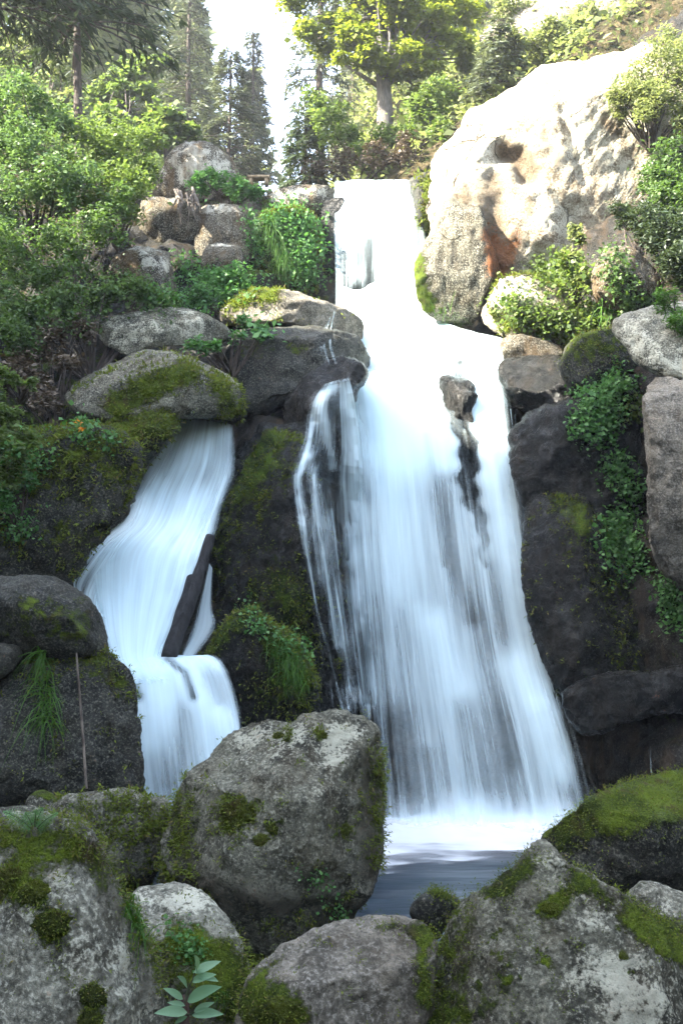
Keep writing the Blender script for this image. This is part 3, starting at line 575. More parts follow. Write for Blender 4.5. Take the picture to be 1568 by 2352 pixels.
def conifer(label, base, h, rad, clear, mat, n_w=34, sprays=15, group=None, name='conifer', lean=(0, 0), bark_m=BARK, tr=.013, droop=.25, seed=0, dens=1.0):
    g = np.random.default_rng(seed + 500); base = np.asarray(base, float)
    r = empty(name, base); tag(r, label, 'tree', group)
    t = np.linspace(0, 1, 16); pts = base + np.stack([lean[0] * t + .03 * np.sin(t * 9), lean[1] * t, h * t - .2], -1)
    V, F = tubes([(pts, h * tr * (1 - .93 * t) + .015)], 9); mk('trunk', V, F, bark_m, parent=r)
    PT, DR, paths = [], [], []
    for k in range(n_w):
        u = clear + (1 - clear) * (k / n_w) ** 1.0; zc = u * h
        for b_ in range(g.integers(4, 7)):
            L = rad * (1 - (u - clear) / (1 - clear)) ** .75 * g.uniform(.65, 1.15) + .15; a = g.uniform(0, 2 * np.pi)
            z0 = zc + g.uniform(-.5, .5) * h * (1 - clear) / n_w
            tt = np.linspace(0, 1, 7); dv = np.array([math.cos(a), math.sin(a), 0])
            o = base + np.array([lean[0] * u, lean[1] * u, 0])
            bp = o + dv * (L * tt)[:, None] + np.stack([0 * tt, 0 * tt, z0 + L * (.10 * tt - droop * 1.4 * tt ** 2)], -1)
            paths.append((bp, .012 * L * (1 - .8 * tt) + .004))
            m = int(sprays * 1.8 * (.5 + L / rad) * dens); q = np.sqrt(g.uniform(.05, 1, m))
            c = np.stack([np.interp(q, tt, bp[:, x]) for x in range(3)], -1); sd = np.cross(dv, [0, 0, 1])
            off = g.uniform(-1, 1, m) * .32 * L * (1.15 - q); c = c + sd * off[:, None] + np.array([0, 0, 1]) * (g.normal(size=m) * .04 - np.abs(off) * .3)[:, None]
            PT.append(c); DR.append(dv * .6 + sd * (np.sign(off) * .7)[:, None] + np.array([0, 0, -.35]) + g.normal(size=(m, 3)) * .25)
    V, F = tubes(paths, 4); mk('branches', V, F, bark_m, parent=r)
    leafmesh('crown', np.concatenate(PT), np.clip(rad * .13, .17, .24), mat, parent=r, dirs=np.concatenate(DR), aspect=.26, spread=.7, fold=.1)
    return r
def tree(label, base, top, crown, n, leaf, mat, r0=.16, group=None, name='broadleaf_tree', bark_m=BARK, shell=.3):
    base = np.array(base, float); top = np.asarray(top, float); base[2] = min(base[2], gz_at(base[0], base[1]) - .1); r = empty(name, base); tag(r, label, 'tree', group)
    t = np.linspace(0, 1, 14)[:, None]; pts = base + (top - base) * t + np.concatenate([.06 * np.sin(t * 7), 0 * t, 0 * t], 1)
    V, F = tubes([(pts, r0 * (1 - .8 * t[:, 0]))], 10); mk('trunk', V, F, bark_m, parent=r)
    bl = px_blobs(crown); fine = []
    for b in bl:
        for _ in range(7):
            d = rng.normal(size=3); d /= np.linalg.norm(d)
            fine.append((b[0] + d[0] * b[3] * .7, b[1] + d[1] * b[3] * .7, b[2] + d[2] * b[3] * .55, b[3] * rng.uniform(.28, .5)))
    paths = []
    for f in fine[::2]:
        k = int(rng.integers(4, 13)); paths += branch_paths(pts[k], [np.array(f[:3])], r0 * .3)
    V, F = tubes(paths, 5); mk('branches', V, F, bark_m, parent=r)
    leafmesh('crown', blobpts(fine, n, shell, .6), leaf, mat, parent=r, droop=.2, aspect=.75)
    return r
def gz_at(x, y): return float(zg(np.array([x]), np.array([y]))[0])
def at_px(px, Y, py): return P(px, py, Y)

# ------------------------------------------------------------------ trees
def con_px(label, px, py, Y, h, radpx, clear, mat, **k):
    b = P(px, py, Y); h = P(px, h, Y)[2] - b[2]; z0 = min(b[2], gz_at(b[0], b[1]) - .1); cz = b[2] + clear * h; top = b[2] + h; b[2] = z0
    return conifer(label, b, top - z0, radpx * Y / FPX, (cz - z0) / (top - z0), mat, **k)
con_px('tall dark conifer with a bare lower trunk at top left', 208, 330, 22.5, -420, 235, .36, LF_CON, seed=1, lean=(-.5, 0), n_w=34, sprays=22, tr=.0115, droop=.2)
con_px('dark conifer cut off by the upper left corner of the picture', -30, 420, 20.5, -500, 230, .42, LF_CON, seed=2, n_w=32, sprays=20)
con_px('tallest grey-green spruce in the middle of the far left trees', 430, 420, 36, -160, 85, .06, LF_CONL, seed=3, n_w=44, sprays=20)
con_px('dense dark spruce nearest the bright gap, right of the tallest spruce', 525, 420, 32, 112, 95, .02, LF_CONL, seed=4, n_w=30, sprays=22)
con_px('slim pale spruce top rising behind the dense dark spruce', 578, 420, 42, 66, 50, .05, LF_CONL, seed=5, n_w=36, sprays=14)
con_px('ragged sunlit spruce at the right side of the bright gap', 735, 415, 31, -260, 88, .03, LF_CONL, seed=6, n_w=40, sprays=18)
con_px('low dark young fir at the foot of the ragged sunlit spruce', 700, 425, 27, 255, 52, .0, LF_CON, seed=7, n_w=18, sprays=14)
con_px('small light green spruce beside the top left of the sunlit rock', 1150, 215, 24, 40, 75, .0, LF_CONL, seed=8, n_w=18, sprays=14)
con_px('dark tall conifer trunk behind the yellow-green maple', 1000, 330, 34, -300, 130, .15, LF_CON, seed=9, n_w=34, sprays=16)
b = P(880, 290, 26.5); tp = P(868, -150, 26.5)
tree('yellow-green maple with a grey trunk above the upper fall', b, tp, [(760, 60, 26.5, 90), (860, 20, 26, 110), (960, 70, 26.5, 100), (1030, 120, 26.5, 80), (820, 110, 25.8, 70), (920, 140, 26, 70), (720, -20, 26.5, 100), (1040, -10, 27, 110), (990, 190, 26.5, 60)], 34000, .115, LF_MAPLE, r0=.24, bark_m=BARKL)
shrub('bushy green saplings under the maple, left of the sunlit rock', [(780, 300, 25, 60), (730, 250, 26, 55), (960, 290, 24.5, 70), (1000, 230, 24.5, 60), (900, 320, 24.5, 50), (830, 350, 24, 40), (1010, 310, 23.8, 40)], 7000, .12, LF_YEL)
shrub('dark brown brush on the bank just above the upper fall', [(860, 365, 23, 40), (780, 370, 23, 40), (930, 350, 23, 45), (720, 395, 23, 30)], 2200, .09, LF_BROWN)
for k, (lab, px, py, Y, cr) in enumerate([
    ('pale sunlit broadleaf tree glowing behind the dark conifer trunk', 120, 330, 34, [(60, 230, 34, 70), (140, 190, 34, 80), (110, 300, 33, 70), (30, 120, 35, 80)]),
    ('bright green broadleaf tree right of the dark conifer trunk', 290, 330, 31, [(270, 200, 31, 70), (320, 250, 31, 70), (260, 290, 30, 60), (330, 150, 32, 60)]),
    ('low sunlit broadleaf tree in front of the tallest spruce', 385, 380, 28, [(390, 290, 28, 50), (340, 320, 28, 45), (430, 320, 28.5, 40)])]):
    b = P(px, py + 60, Y); tp = P(px, cr[0][1] - 40, Y)
    tree(lab, b, tp, cr, 9000, .14, LF_FAR if k == 0 else LF_YEL, r0=.1)
def forest(label, n, xr, yr, hr, mat, leaf, seed):
    g = np.random.default_rng(seed); pts = []
    x = g.uniform(*xr, n); y = g.uniform(*yr, n); zb = zg(x, y)
    for i in range(n):
        h = g.uniform(*hr); m = 1150; u = g.random(m) ** .7; a = g.uniform(0, 2 * np.pi, m); rr = (1 - u) * h * .22 * np.sqrt(g.random(m)) + .2
        pts.append(np.stack([x[i] + rr * np.cos(a), y[i] + rr * np.sin(a), zb[i] + .2 + u * h], -1))
    return tag(leafmesh('forest', np.concatenate(pts), leaf, mat, aspect=.6), label, 'forest', kind='stuff')
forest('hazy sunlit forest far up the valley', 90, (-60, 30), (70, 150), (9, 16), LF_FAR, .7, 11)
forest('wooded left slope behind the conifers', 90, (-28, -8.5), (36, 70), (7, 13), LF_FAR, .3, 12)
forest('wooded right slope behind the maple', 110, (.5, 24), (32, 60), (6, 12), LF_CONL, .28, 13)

def undergrowth(label, n, xr, yr, leaf, mat):
    x = rng.uniform(*xr, n); y = rng.uniform(*yr, n) ; z = zg(x, y); q = np.stack([x, y, z], -1); m = fbm(q * .9, 3) > -.1; q = q[m]
    q[:, 2] += np.abs(rng.normal(size=len(q))) * .28 * (1 + fbm(q * .5 + 5, 2)) 
    tag(leafmesh('undergrowth', q, leaf, mat, droop=-.2), label, 'undergrowth', kind='stuff')
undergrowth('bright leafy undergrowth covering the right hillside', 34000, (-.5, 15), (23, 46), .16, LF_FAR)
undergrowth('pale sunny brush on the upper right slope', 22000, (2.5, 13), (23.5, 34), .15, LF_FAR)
undergrowth('green undergrowth covering the left hillside', 22000, (-14, -2.6), (21.5, 44), .15, LF_YEL)
# ------------------------------------------------------------------ shrubs
shrub('tall bluish-green shrub at left edge below the conifers', [(20, 250, 18.5, 100), (80, 340, 18, 110), (10, 440, 17.5, 110), (150, 420, 17.6, 90), (110, 270, 18.5, 60)], 11000, .085, LF_BLUE)
shrub('fresh green shrub in front of the conifer trunk', [(230, 340, 19, 90), (300, 370, 19, 80), (190, 430, 18.3, 80), (270, 450, 18.3, 80), (340, 320, 19.5, 50)], 8500, .085, LF_YEL)
shrub('leafy shrub hanging over the dark bank at left', [(60, 560, 16.8, 100), (150, 540, 16.8, 80), (240, 520, 17.2, 70), (110, 640, 16.5, 70), (20, 660, 16.4, 70), (280, 470, 17.8, 50)], 7000, .075, LF_SHRUB)
shrub('thin creeper spreading over the bank under the left shrubs', [(60, 720, 15.6, 60), (150, 690, 15.8, 50), (240, 680, 16.2, 45), (320, 670, 16.5, 40), (380, 690, 16.6, 35), (40, 780, 15.2, 50)], 6500, .065, LF_SHRUB)
shrub('tangle of dry brown twigs on the left bank', [(120, 780, 15.6, 60), (200, 750, 15.8, 45), (60, 850, 15, 60), (160, 830, 15, 40), (90, 920, 14.6, 50)], 3000, .07, LF_BROWN)
shrub('light yellow-green branch reaching in from left edge', [(10, 960, 12.2, 50), (30, 1030, 12, 60), (20, 1090, 12, 50), (60, 1000, 12, 35), (-20, 900, 12.4, 40)], 3600, .065, LF_YEL, sub=6)
shrub('thin light green twig high on the left edge, above the yellow-green branch', [(30, 870, 12.6, 22), (70, 882, 12.6, 18), (0, 862, 12.6, 26)], 700, .06, LF_YEL)
shrub('small dark green bush at the lower left edge of the bank', [(0, 1150, 12, 45), (50, 1110, 12.3, 34)], 900, .06, LF_IVY)
shrub('green leafy plants on the ledge below the skyline boulder', [(500, 415, 20.8, 34), (540, 430, 20.6, 32), (460, 420, 21, 28), (580, 440, 20.7, 24)], 2600, .085, LF_IVY)
shrub('patch of round leaves on the shelf left of the mossy rock face', [(500, 650, 18.6, 40), (545, 640, 18.6, 36), (460, 680, 18.2, 34), (520, 690, 18.2, 28)], 2600, .075, LF_IVY)
shrub('sparse plants on the stones between slab and lichen boulder', [(540, 770, 16.3, 24), (560, 740, 16.8, 20), (600, 765, 16.6, 18), (450, 790, 15.7, 26), (490, 800, 15.6, 20)], 900, .075, LF_IVY)
shrub('sunlit spruce-like bush on the slope above the giant rock at right', [(1440, 190, 18.3, 62), (1520, 170, 18.2, 80), (1490, 240, 18, 60), (1415, 235, 18.3, 36), (1565, 250, 18, 60), (1560, 110, 18.6, 70)], 9000, .085, LF_FAR, aspect=.4)
shrub('light green brush along the crest of the giant rock', [(1160, 100, 24, 60), (1240, 90, 24.5, 60), (1330, 60, 25, 60), (1420, 90, 25, 50), (1200, 30, 26, 70), (1520, 60, 25, 50)], 8000, .12, LF_FAR)
shrub('dense bush at right edge beside the giant sunlit rock', [(1550, 390, 17.6, 80), (1510, 430, 17.4, 50), (1568, 470, 17, 80)], 5200, .08, LF_SHRUB)
shrub('dark green fir bush at right edge over the shaded grey rock', [(1470, 500, 16.8, 60), (1540, 530, 16.4, 70), (1430, 490, 17, 36), (1560, 600, 16, 60)], 5500, .085, LF_CON, aspect=.4)
shrub('sunny leafy plants on the bank left of the shaded grey rock', [(1310, 590, 17, 30), (1345, 640, 16.8, 28), (1320, 540, 17.3, 24)], 1100, .085, LF_FAR)
shrub('tall grass-green plants at right edge on the pale slab', [(1540, 690, 14, 36), (1568, 730, 13.8, 40)], 900, .09, LF_GRASS, aspect=.2)

# ------------------------------------------------------------------ plants on the rock, placed on whatever surface stands there
C.view_layer.update(); DG = C.evaluated_depsgraph_get()
def hit(px, py):
    p = P(px, py, 10.0); d = Vector(p - CAM).normalized()
    ok, loc, nor, idx, ob, _ = sc.ray_cast(DG, Vector(CAM), d)
    if not ok: return None
    return np.array(loc), np.array(nor)
def patch(label, pts, spread, n, leaf, mat, name='creeper', cat='plant', aspect=.9, lift=.06, group=None, dirs=None, part='foliage', far=1.2):
    """leaves rooted on the surface around a picture polyline"""
    L, N = [], []
    pts = np.array(pts, float); seglen = np.concatenate([[0], np.cumsum(np.hypot(*np.diff(pts[:, :2], axis=0).T))]) if len(pts) > 1 else np.array([0.])
    leaf = leaf * .76; m = int(n * 1.5 / 5); us = rng.uniform(0, max(seglen[-1], 1e-6), m)
    for u in us:
        px = np.interp(u, seglen, pts[:, 0]); py = np.interp(u, seglen, pts[:, 1]); wd = (np.interp(u, seglen, pts[:, 2]) if pts.shape[1] > 2 else 1) * spread
        h = hit(px + rng.normal() * wd * .6, py + rng.normal() * wd * .6)
        if h is not None: L.append(h[0]); N.append(h[1])
    L = np.array(L); N = np.array(N); ok = np.abs(L[:, 1] - np.median(L[:, 1])) < far; L, N = L[ok], N[ok]
    c = L.mean(0); Q = np.repeat(L, 5, 0) + rng.normal(size=(len(L) * 5, 3)) * leaf * 1.2; NN = np.repeat(N, 5, 0)
    Q = Q + NN * (np.abs(rng.normal(size=len(Q))) * lift + .01)[:, None]
    dd = NN * .5 + rng.normal(size=Q.shape) * .7 + np.array([0, 0, -.25])
    r = leafmesh(name, Q, leaf, mat, dirs=dd, aspect=aspect, nrm=NN * .6 + np.array([0, 0, .7]), origin=[c[0], c[1], L[:, 2].min()])
    return tag(r, label, cat, group)
LF_STEM = bark('green_stem', (.03, .04, .015), (.06, .08, .03))
patch('cushion of small round leaves, topmost on the right wall', [(1420, 860, 1), (1400, 910, 1), (1385, 970, 1.2), (1380, 1000, .7)], 34, 1500, .065, LF_IVY)
patch('sprig of light green leaves beside the round-leaved cushion', [(1450, 935), (1460, 955)], 18, 160, .07, LF_YEL)
patch('leafy creeper in the crack at the middle of the right wall', [(1420, 1050, .6), (1415, 1090, 1), (1440, 1140, 1)], 30, 700, .065, LF_IVY)
patch('wide ferny creeper low on the right wall', [(1400, 1200, .6), (1425, 1240, 1.2), (1460, 1290, 1.3)], 42, 1700, .06, LF_IVY)
patch('strand of ivy at right edge below the ferny creeper', [(1530, 1350, .8), (1560, 1400, 1), (1568, 1440, 1)], 26, 600, .06, LF_IVY)
patch('dense green creeper hanging over the mossy rock face', [(650, 500, 1), (690, 540, 1.1), (700, 600, .9), (700, 640, .6)], 40, 2600, .075, LF_IVY)
patch('large pale leaves on the dark wet slab', [(590, 770), (610, 765)], 14, 60, .13, LF_SPRIG)
patch('orange flowered plant by the grey boulder at left', [(180, 990), (200, 995)], 18, 180, .06, LF_IVY)
patch('clump of blue-green leaves beside the orange flowered plant', [(250, 1010), (262, 1025)], 14, 60, .06, LF_IVY)
patch('clover growing on the pale flat-topped stone', [(400, 2150, 1), (440, 2180, 1.3), (450, 2210, 1)], 26, 260, .022, LF_IVY, lift=.02)
patch('small weeds on the right foot of the middle boulder', [(690, 2010), (700, 1990), (780, 2100)], 22, 120, .028, LF_IVY, lift=.02)
for lab, pts, sp, n, lf, mt in [
    ('small-leaved creeper on the ledge stones above the grey boulder', [(330, 690), (420, 690), (480, 720)], 24, 900, .06, LF_IVY),
    ('loose creeper on the brown bank left of the square-edged block', [(150, 600), (220, 640), (300, 660), (380, 700)], 34, 1800, .06, LF_SHRUB),
    ('low creeper at the shady foot of the left bank', [(20, 760), (120, 720), (200, 720)], 36, 1800, .06, LF_SHRUB),
    ('tufted green weeds on the mossy bank by the left cascade', [(10, 1040), (60, 1070), (110, 1050)], 34, 260, .055, LF_IVY),
    ('dark green weeds low on the mossy bank by the left cascade', [(10, 1190), (60, 1215)], 30, 200, .05, LF_IVY),
    ('weeds among the brown ledge blocks below the skyline boulder', [(420, 600), (440, 640), (520, 660), (590, 650)], 26, 900, .07, LF_IVY),
    ('vine over the lit rim of the brown ledge block', [(570, 490), (590, 540), (600, 600)], 20, 700, .07, LF_IVY),
    ('sunny leaves on top of the bright hump', [(1160, 700), (1230, 730), (1330, 740), (1390, 740)], 30, 1500, .075, LF_YEL),
    ('sunlit weeds in the crook between giant rock and bright hump', [(1240, 640), (1290, 620), (1330, 650)], 30, 1300, .08, LF_YEL),
    ('weeds around the shaded grey rock at right', [(1390, 560), (1440, 700), (1510, 690)], 26, 900, .07, LF_SHRUB),
    ('dark leaves below the mossy green round rock', [(1340, 900), (1340, 960), (1330, 1000)], 22, 500, .06, LF_IVY),
    ('small plants on the foot of the left buttress', [(575, 1380), (590, 1440), (700, 1500)], 16, 300, .05, LF_IVY)]:
    patch(lab, pts, sp, n, lf, mt, far=1.6)
def grass(label, pts, spread, n, length, mat, name='grass_tuft', cat='grass', wd=.008, up=(0, -.3, .8), fall=1.0, far=.8):
    G = []; pts = np.array(pts, float)
    for i in range(n):
        k = rng.uniform(0, len(pts) - 1); a = int(k); b = min(a + 1, len(pts) - 1); q = pts[a] + (pts[b] - pts[a]) * (k - a)
        h = hit(*(q[:2] + rng.normal(size=2) * spread))
        if h is not None: G.append(h[0])
    G = np.array(G); G = G[np.abs(G[:, 1] - np.median(G[:, 1])) < far]; n = len(G)
    d = np.array(up) + rng.normal(size=(n, 3)) * .35; Ls = length * rng.uniform(.5, 1.2, n)
    t = np.linspace(0, 1, 5); sd = np.cross(d, rng.normal(size=(n, 3))); sd /= np.linalg.norm(sd, axis=1)[:, None]
    cen = G[:, None] + d[:, None] * (Ls[:, None] * t[None])[..., None] + np.array([0, 0, -1]) * (fall * Ls[:, None] * t[None] ** 2)[..., None]
    ww = (wd * (1 - .9 * t))[None, :, None] * sd[:, None]
    V = np.stack([cen - ww, cen + ww], 2).reshape(-1, 3); base = (np.arange(n) * 10)[:, None, None]; j = (np.arange(4) * 2)[None, :, None]
    F = (base + j + np.array([0, 1, 3, 2])[None, None]).reshape(-1, 4)
    return tag(mk(name, V, F, mat, attrs={'rnd': np.repeat(rng.random(n), 10)}, origin=[*G.mean(0)[:2], G[:, 2].min()]), label, cat)
grass('long bright green grass curtain draped over the upper ledge', [(606, 482), (622, 510), (636, 545), (648, 585), (655, 610)], 10, 1100, .42, LF_GRASS, wd=.009, up=(.1, -.3, .0), fall=.9)
grass('long fresh grass hanging down the dark block at left', [(95, 1500), (100, 1520), (105, 1600), (110, 1660)], 9, 240, .42, LF_GRASS, wd=.007, up=(0, -.4, .2), fall=.8)
grass('tuft of grass between the speckled and the pale flat-topped stones', [(295, 2075), (320, 2120), (330, 2160)], 9, 130, .17, LF_GRASS, wd=.004)
grass('green grass tuft on the mossy shelf below the buttress', [(640, 1480), (670, 1520), (680, 1560)], 14, 420, .22, LF_GRASS, wd=.008, up=(0, -.5, .3), fall=.9)
grass('sunny grass tuft on the bank beside the bright hump', [(1370, 715), (1400, 725)], 12, 160, .4, LF_GRASS, wd=.012)
grass('hanging tuft of ferns low on the right wall', [(1400, 1230), (1410, 1260)], 12, 180, .35, LF_GRASS, wd=.01, fall=.9)
grass('fine grass blades at the foot of the dark-sided boulder', [(1000, 740), (1060, 745)], 10, 60, .5, LF_GRASS, wd=.007)

grass('pale dry grass wisps on the ridge of the speckled boulder', [(212, 1925), (225, 1950), (240, 1975)], 5, 45, .11, LF_BROWN, wd=.0025, up=(.2, -.4, .4), fall=.8)
grass('few green blades growing at the base of the leafy seedling', [(480, 2270), (520, 2310)], 8, 40, .12, LF_GRASS, wd=.0025)
# orange flower heads (parts of the flowered plant)
fp = [o for o in COL.objects if o.get('label', '').startswith('orange flowered')][0]
s = NT('orange_petal'); ORNG = s.shader(s.n('ShaderNodeBsdfPrincipled', i={'Base Color': (.75, .28, .01, 1), 'Roughness': .6}).outputs[0])
for (px, py) in ((186, 982), (192, 995)):
    h = hit(px, py); c = h[0] + np.array([0, -.08, .03]); a = np.linspace(0, 2 * np.pi, 10, endpoint=False)
    leafmesh('flower', np.repeat(c[None], 10, 0), .045, ORNG, parent=fp, dirs=np.stack([np.cos(a), -.3 + 0 * a, np.sin(a) * .6 + .2], -1))

# fern on the speckled boulder
def fern(label, px, py, Y, size, nf, mat, lean=(0, 0), seed=0):
    g = np.random.default_rng(seed); h = hit(px, py); b = h[0] - h[1] * .01; r = empty('fern', b); tag(r, label, 'fern')
    for k in range(nf):
        a = (k - (nf - 1) / 2) / nf * 2.0 + g.uniform(-.15, .15); L = size * g.uniform(.7, 1.1); t = np.linspace(0, 1, 16)
        d = np.array([math.sin(a) * .75, -.15 + .12 * g.normal(), 1.0 - .25 * abs(a)])
        mid = b + d * (L * t)[:, None] + np.array([math.sin(a) * .3, -.1, -.22]) * (L * t ** 2)[:, None]
        V, F = tubes([(mid, .0022 * (1 - .7 * t) + .0006)], 4); fr = mk('frond', V, F, LF_STEM, parent=r)
        tv = np.gradient(mid, axis=0); tv /= np.linalg.norm(tv, axis=1)[:, None]; sd = np.cross(tv, np.array([0, -.8, .5])); sd /= np.linalg.norm(sd, axis=1)[:, None]
        PTS, DRS, SZ = [], [], []
        for j in range(1, 16):
            wl = L * .30 * math.sin(math.pi * (.12 + .86 * t[j])) ** .8
            for sg in (-1, 1):
                for q in np.linspace(0, 1, 7):
                    dd = sd[j] * sg + tv[j] * .35; p = mid[j] + dd * wl * q
                    for s2 in (-1, 1): PTS.append(p); DRS.append(tv[j] * s2 + dd * .5); SZ.append(L * .045 * (1.1 - q * .8))
        leafmesh('pinnae', np.array(PTS), np.array(SZ), mat, parent=fr, dirs=np.array(DRS), aspect=.6, jit=.1, nrm=np.array([0, -.8, .5]), spread=.2)
    return r
fern('bright young fern on the ridge of the speckled boulder', 78, 1915, 4.9, .14, 5, LF_SPRIG, seed=1)

LF_PALE = leaf_mat('pale_seedling_leaf', (.12, .23, .12), (.19, .31, .18), trans=.35)
# leafy sprig with a brown tip in front
def sprig():
    b = P(425, 2420, 4.3); r = empty('seedling', b); tag(r, 'leafy seedling with pale green leaves and brown stalk at bottom left of centre', 'plant')
    V, F = tubes([(np.stack([P(425, 2420, 4.3), P(424, 2340, 4.3), P(425, 2300, 4.3), P(420, 2285, 4.3)]), [.019, .018, .015, .006])], 9)
    mk('stalk', V, F, bark('red_brown_stalk', (.05, .028, .02), (.10, .055, .045)), parent=r)
    lv = [((430, 2300), (500, 2262)), ((440, 2255), (492, 2235)), ((445, 2235), (505, 2205)), ((430, 2270), (415, 2240)), ((420, 2295), (380, 2268)), ((425, 2310), (385, 2300)), ((430, 2325), (360, 2322)),
          ((440, 2330), (510, 2325)), ((445, 2325), (490, 2300)), ((450, 2235), (455, 2195)), ((455, 2240), (500, 2250)), ((430, 2335), (400, 2350))]
    for k, (a, c) in enumerate(lv):
        A = P(a[0], a[1], 4.28); Bq = P(c[0], c[1], 4.2 + .04 * (k % 3)); t = np.linspace(0, 1, 9); L = np.linalg.norm(Bq - A); d = (Bq - A) / L
        sd = np.cross(d, np.array([.2, -.7, .7])); sd /= np.linalg.norm(sd); nn = np.cross(sd, d); wv = L * .165 * np.sin(np.pi * t ** .8) ** .9 + .0008
        rows = [A + d * (L * t)[:, None] + sd * (wv * u)[:, None] + nn * (np.abs(u) * wv * .35 - .12 * L * t ** 2)[:, None] for u in (-1, -.5, 0, .5, 1)]
        V = np.stack(rows, 1).reshape(-1, 3); mk('leaf', V, gridfaces(9, 5), LF_PALE, parent=r, attrs={'rnd': np.full(len(V), (k * .37) % .8)})
    st_p = [(np.stack([P(424, 2310, 4.29), P(430, 2280, 4.28), P(448, 2235, 4.27)]), .003), (np.stack([P(424, 2330, 4.29), P(440, 2330, 4.28), P(446, 2325, 4.27)]), .003)]
    V, F = tubes(st_p, 5); mk('stem', V, F, LF_STEM, parent=r)
sprig()

# fallen log, dead stick, roots, bench plank
lg = [P(484, 1232, 13.75), P(466, 1290, 13.6), P(438, 1375, 13.3), P(410, 1450, 13.05), P(384, 1520, 12.75)]
V, F = tubes([(resample(np.array(lg), 60)[:50], np.linspace(.06, .105, 50) * (1 + .05 * np.sin(np.arange(50) * .8)))], 16)
r = tag(mk('log', V, F, WETW, origin=lg[-1]), 'dark wet fallen log leaning in the left cascade', 'log')
V, F = tubes([(np.stack([P(176, 1500, 10.1), P(184, 1600, 10.08), P(192, 1700, 10.06), P(199, 1812, 10.0)]), [.008, .011, .012, .012])], 6)
tag(mk('stick', V, F, DEADW, origin=P(199, 1812, 10.0)), 'thin bare stick standing against the dark block at left', 'stick')
paths = []
for k in range(16):
    x0 = rng.uniform(405, 465); y0 = rng.uniform(440, 465); a = P(x0, y0, 20.0); L = rng.uniform(25, 75)
    paths.append((np.stack([P(x0 - 4, y0 - 10, 20.3), a, P(x0 + rng.normal() * 8, y0 + L * .5, 19.8), P(x0 + rng.normal() * 14, y0 + L, 19.9)]), [.026, .024, .016, .006]))
V, F = tubes(paths, 6); tag(mk('roots', V, F, DEADW, origin=P(430, 520, 20)), 'bare tree roots dangling over the square-edged ledge block', 'roots')
bn = empty('bench', P(594, 425, 23)); tag(bn, 'simple plank bench at the bright gap beside skyline boulder', 'bench')
def box(c, sx, sy, sz):
    v = np.array([(x, y, z) for x in (-1, 1) for y in (-1, 1) for z in (-1, 1)], float) * np.array([sx, sy, sz]) / 2 + c
    return v, np.array([(0, 1, 3, 2), (4, 6, 7, 5), (0, 4, 5, 1), (2, 3, 7, 6), (0, 2, 6, 4), (1, 5, 7, 3)])
V, F = box(P(594, 409, 23), .46, .22, .05); mk('seat', V, F, PLANK, parent=bn, smooth=False)
for x in (576, 612):
    V, F = box(P(x, 419, 23), .07, .18, .14); mk('leg', V, F, PLANK, parent=bn, smooth=False)

# ------------------------------------------------------------------ moss tips and cushions on the near boulders
def mossgeo(key, n, size, cats):
    for lab, (o, V, nn, at, fr) in ROCKS.items():
        if key not in lab: continue
        px, py = PIX(V); m = at['moss'] + fbm(V * 9, 3) * 1.1
        ok = fr & (m > .36) & (px > -60) & (px < 1630) & (py < 2420); idx = np.where(ok)[0]
        if len(idx) == 0: continue
        idx = rng.choice(idx, n); p = V[idx] + rng.normal(size=(n, 3)) * .02; d = nn[idx] * .8 + rng.normal(size=(n, 3)) * .5 + np.array([0, 0, -.15])
        leafmesh('moss', p - nn[idx] * .004, size, LF_MOSS, parent=o, dirs=d, aspect=.35)['kind'] = 'stuff'
for key, n, sz in (('big grey boulder in the middle', 11000, .022), ('pale speckled boulder', 7000, .014), ('low brown mossy', 5000, .028), ('pale flat-topped', 4000, .015),
                   ('broad pinkish', 3000, .014), ('huge pointed', 9000, .012), ('big dark rounded', 7000, .018), ('small dark tilted', 700, .016)):
    mossgeo(key, n, sz, None)
for key, n, sz in (('long mossy bank', 7000, .045), ('large grey boulder with', 4500, .045), ('mossy ledge stone right', 2500, .045), ('dark mossy stone just', 1800, .045), ('steep dark buttress', 5000, .04), ('mossy rounded rock shelf', 4000, .04), ('mossy green round', 1600, .03),
                   ('bluish tilted slab', 1500, .05), ('mossy green rock face', 4000, .06), ('tall dark block', 2500, .035), ('dark smooth bulging', 2500, .04), ('bright sunlit hump', 3000, .05), ('narrow mossy rock', 1200, .06)):
    mossgeo(key, n, sz, None)
def cushion(key, px, py, rpx):
    h = hit(px, py)
    if h is None: return
    o = [v[0] for k, v in ROCKS.items() if key in k][0]; Y = h[0][1]; rad = rpx * Y / FPX
    n = 26; u, v = np.meshgrid(np.linspace(0, 2 * np.pi, 32, endpoint=False), np.linspace(0, np.pi, n))
    S = np.stack([np.sin(v) * np.cos(u), np.sin(v) * np.sin(u), np.cos(v)], -1).reshape(-1, 3)
    V = h[0] + S * rad * np.array([1.1, .42, .8]) * (1 + fbm(S * 1.7 + px, 4) * .75)[:, None]; V = V + S * (fbm(V * 60, 2) * .12 * rad)[:, None]
    F = gridfaces(n, 32, True); mk('moss_cushion', V, F, MOSSM, parent=o, attrs={'moss': np.ones(len(V)) * 2})
    k = 320; i = rng.integers(0, len(V), k); leafmesh('moss', V[i] + rng.normal(size=(k, 3)) * .003, rad * .22, LF_MOSS, parent=o, dirs=S[i] + rng.normal(size=(k, 3)) * .5, aspect=.35)['kind'] = 'stuff'
MOSSM = rock_mat('moss_mass', moss=(.11, .13, .018), mossd=(.035, .045, .01), moss_bias=1, bump=1.3)
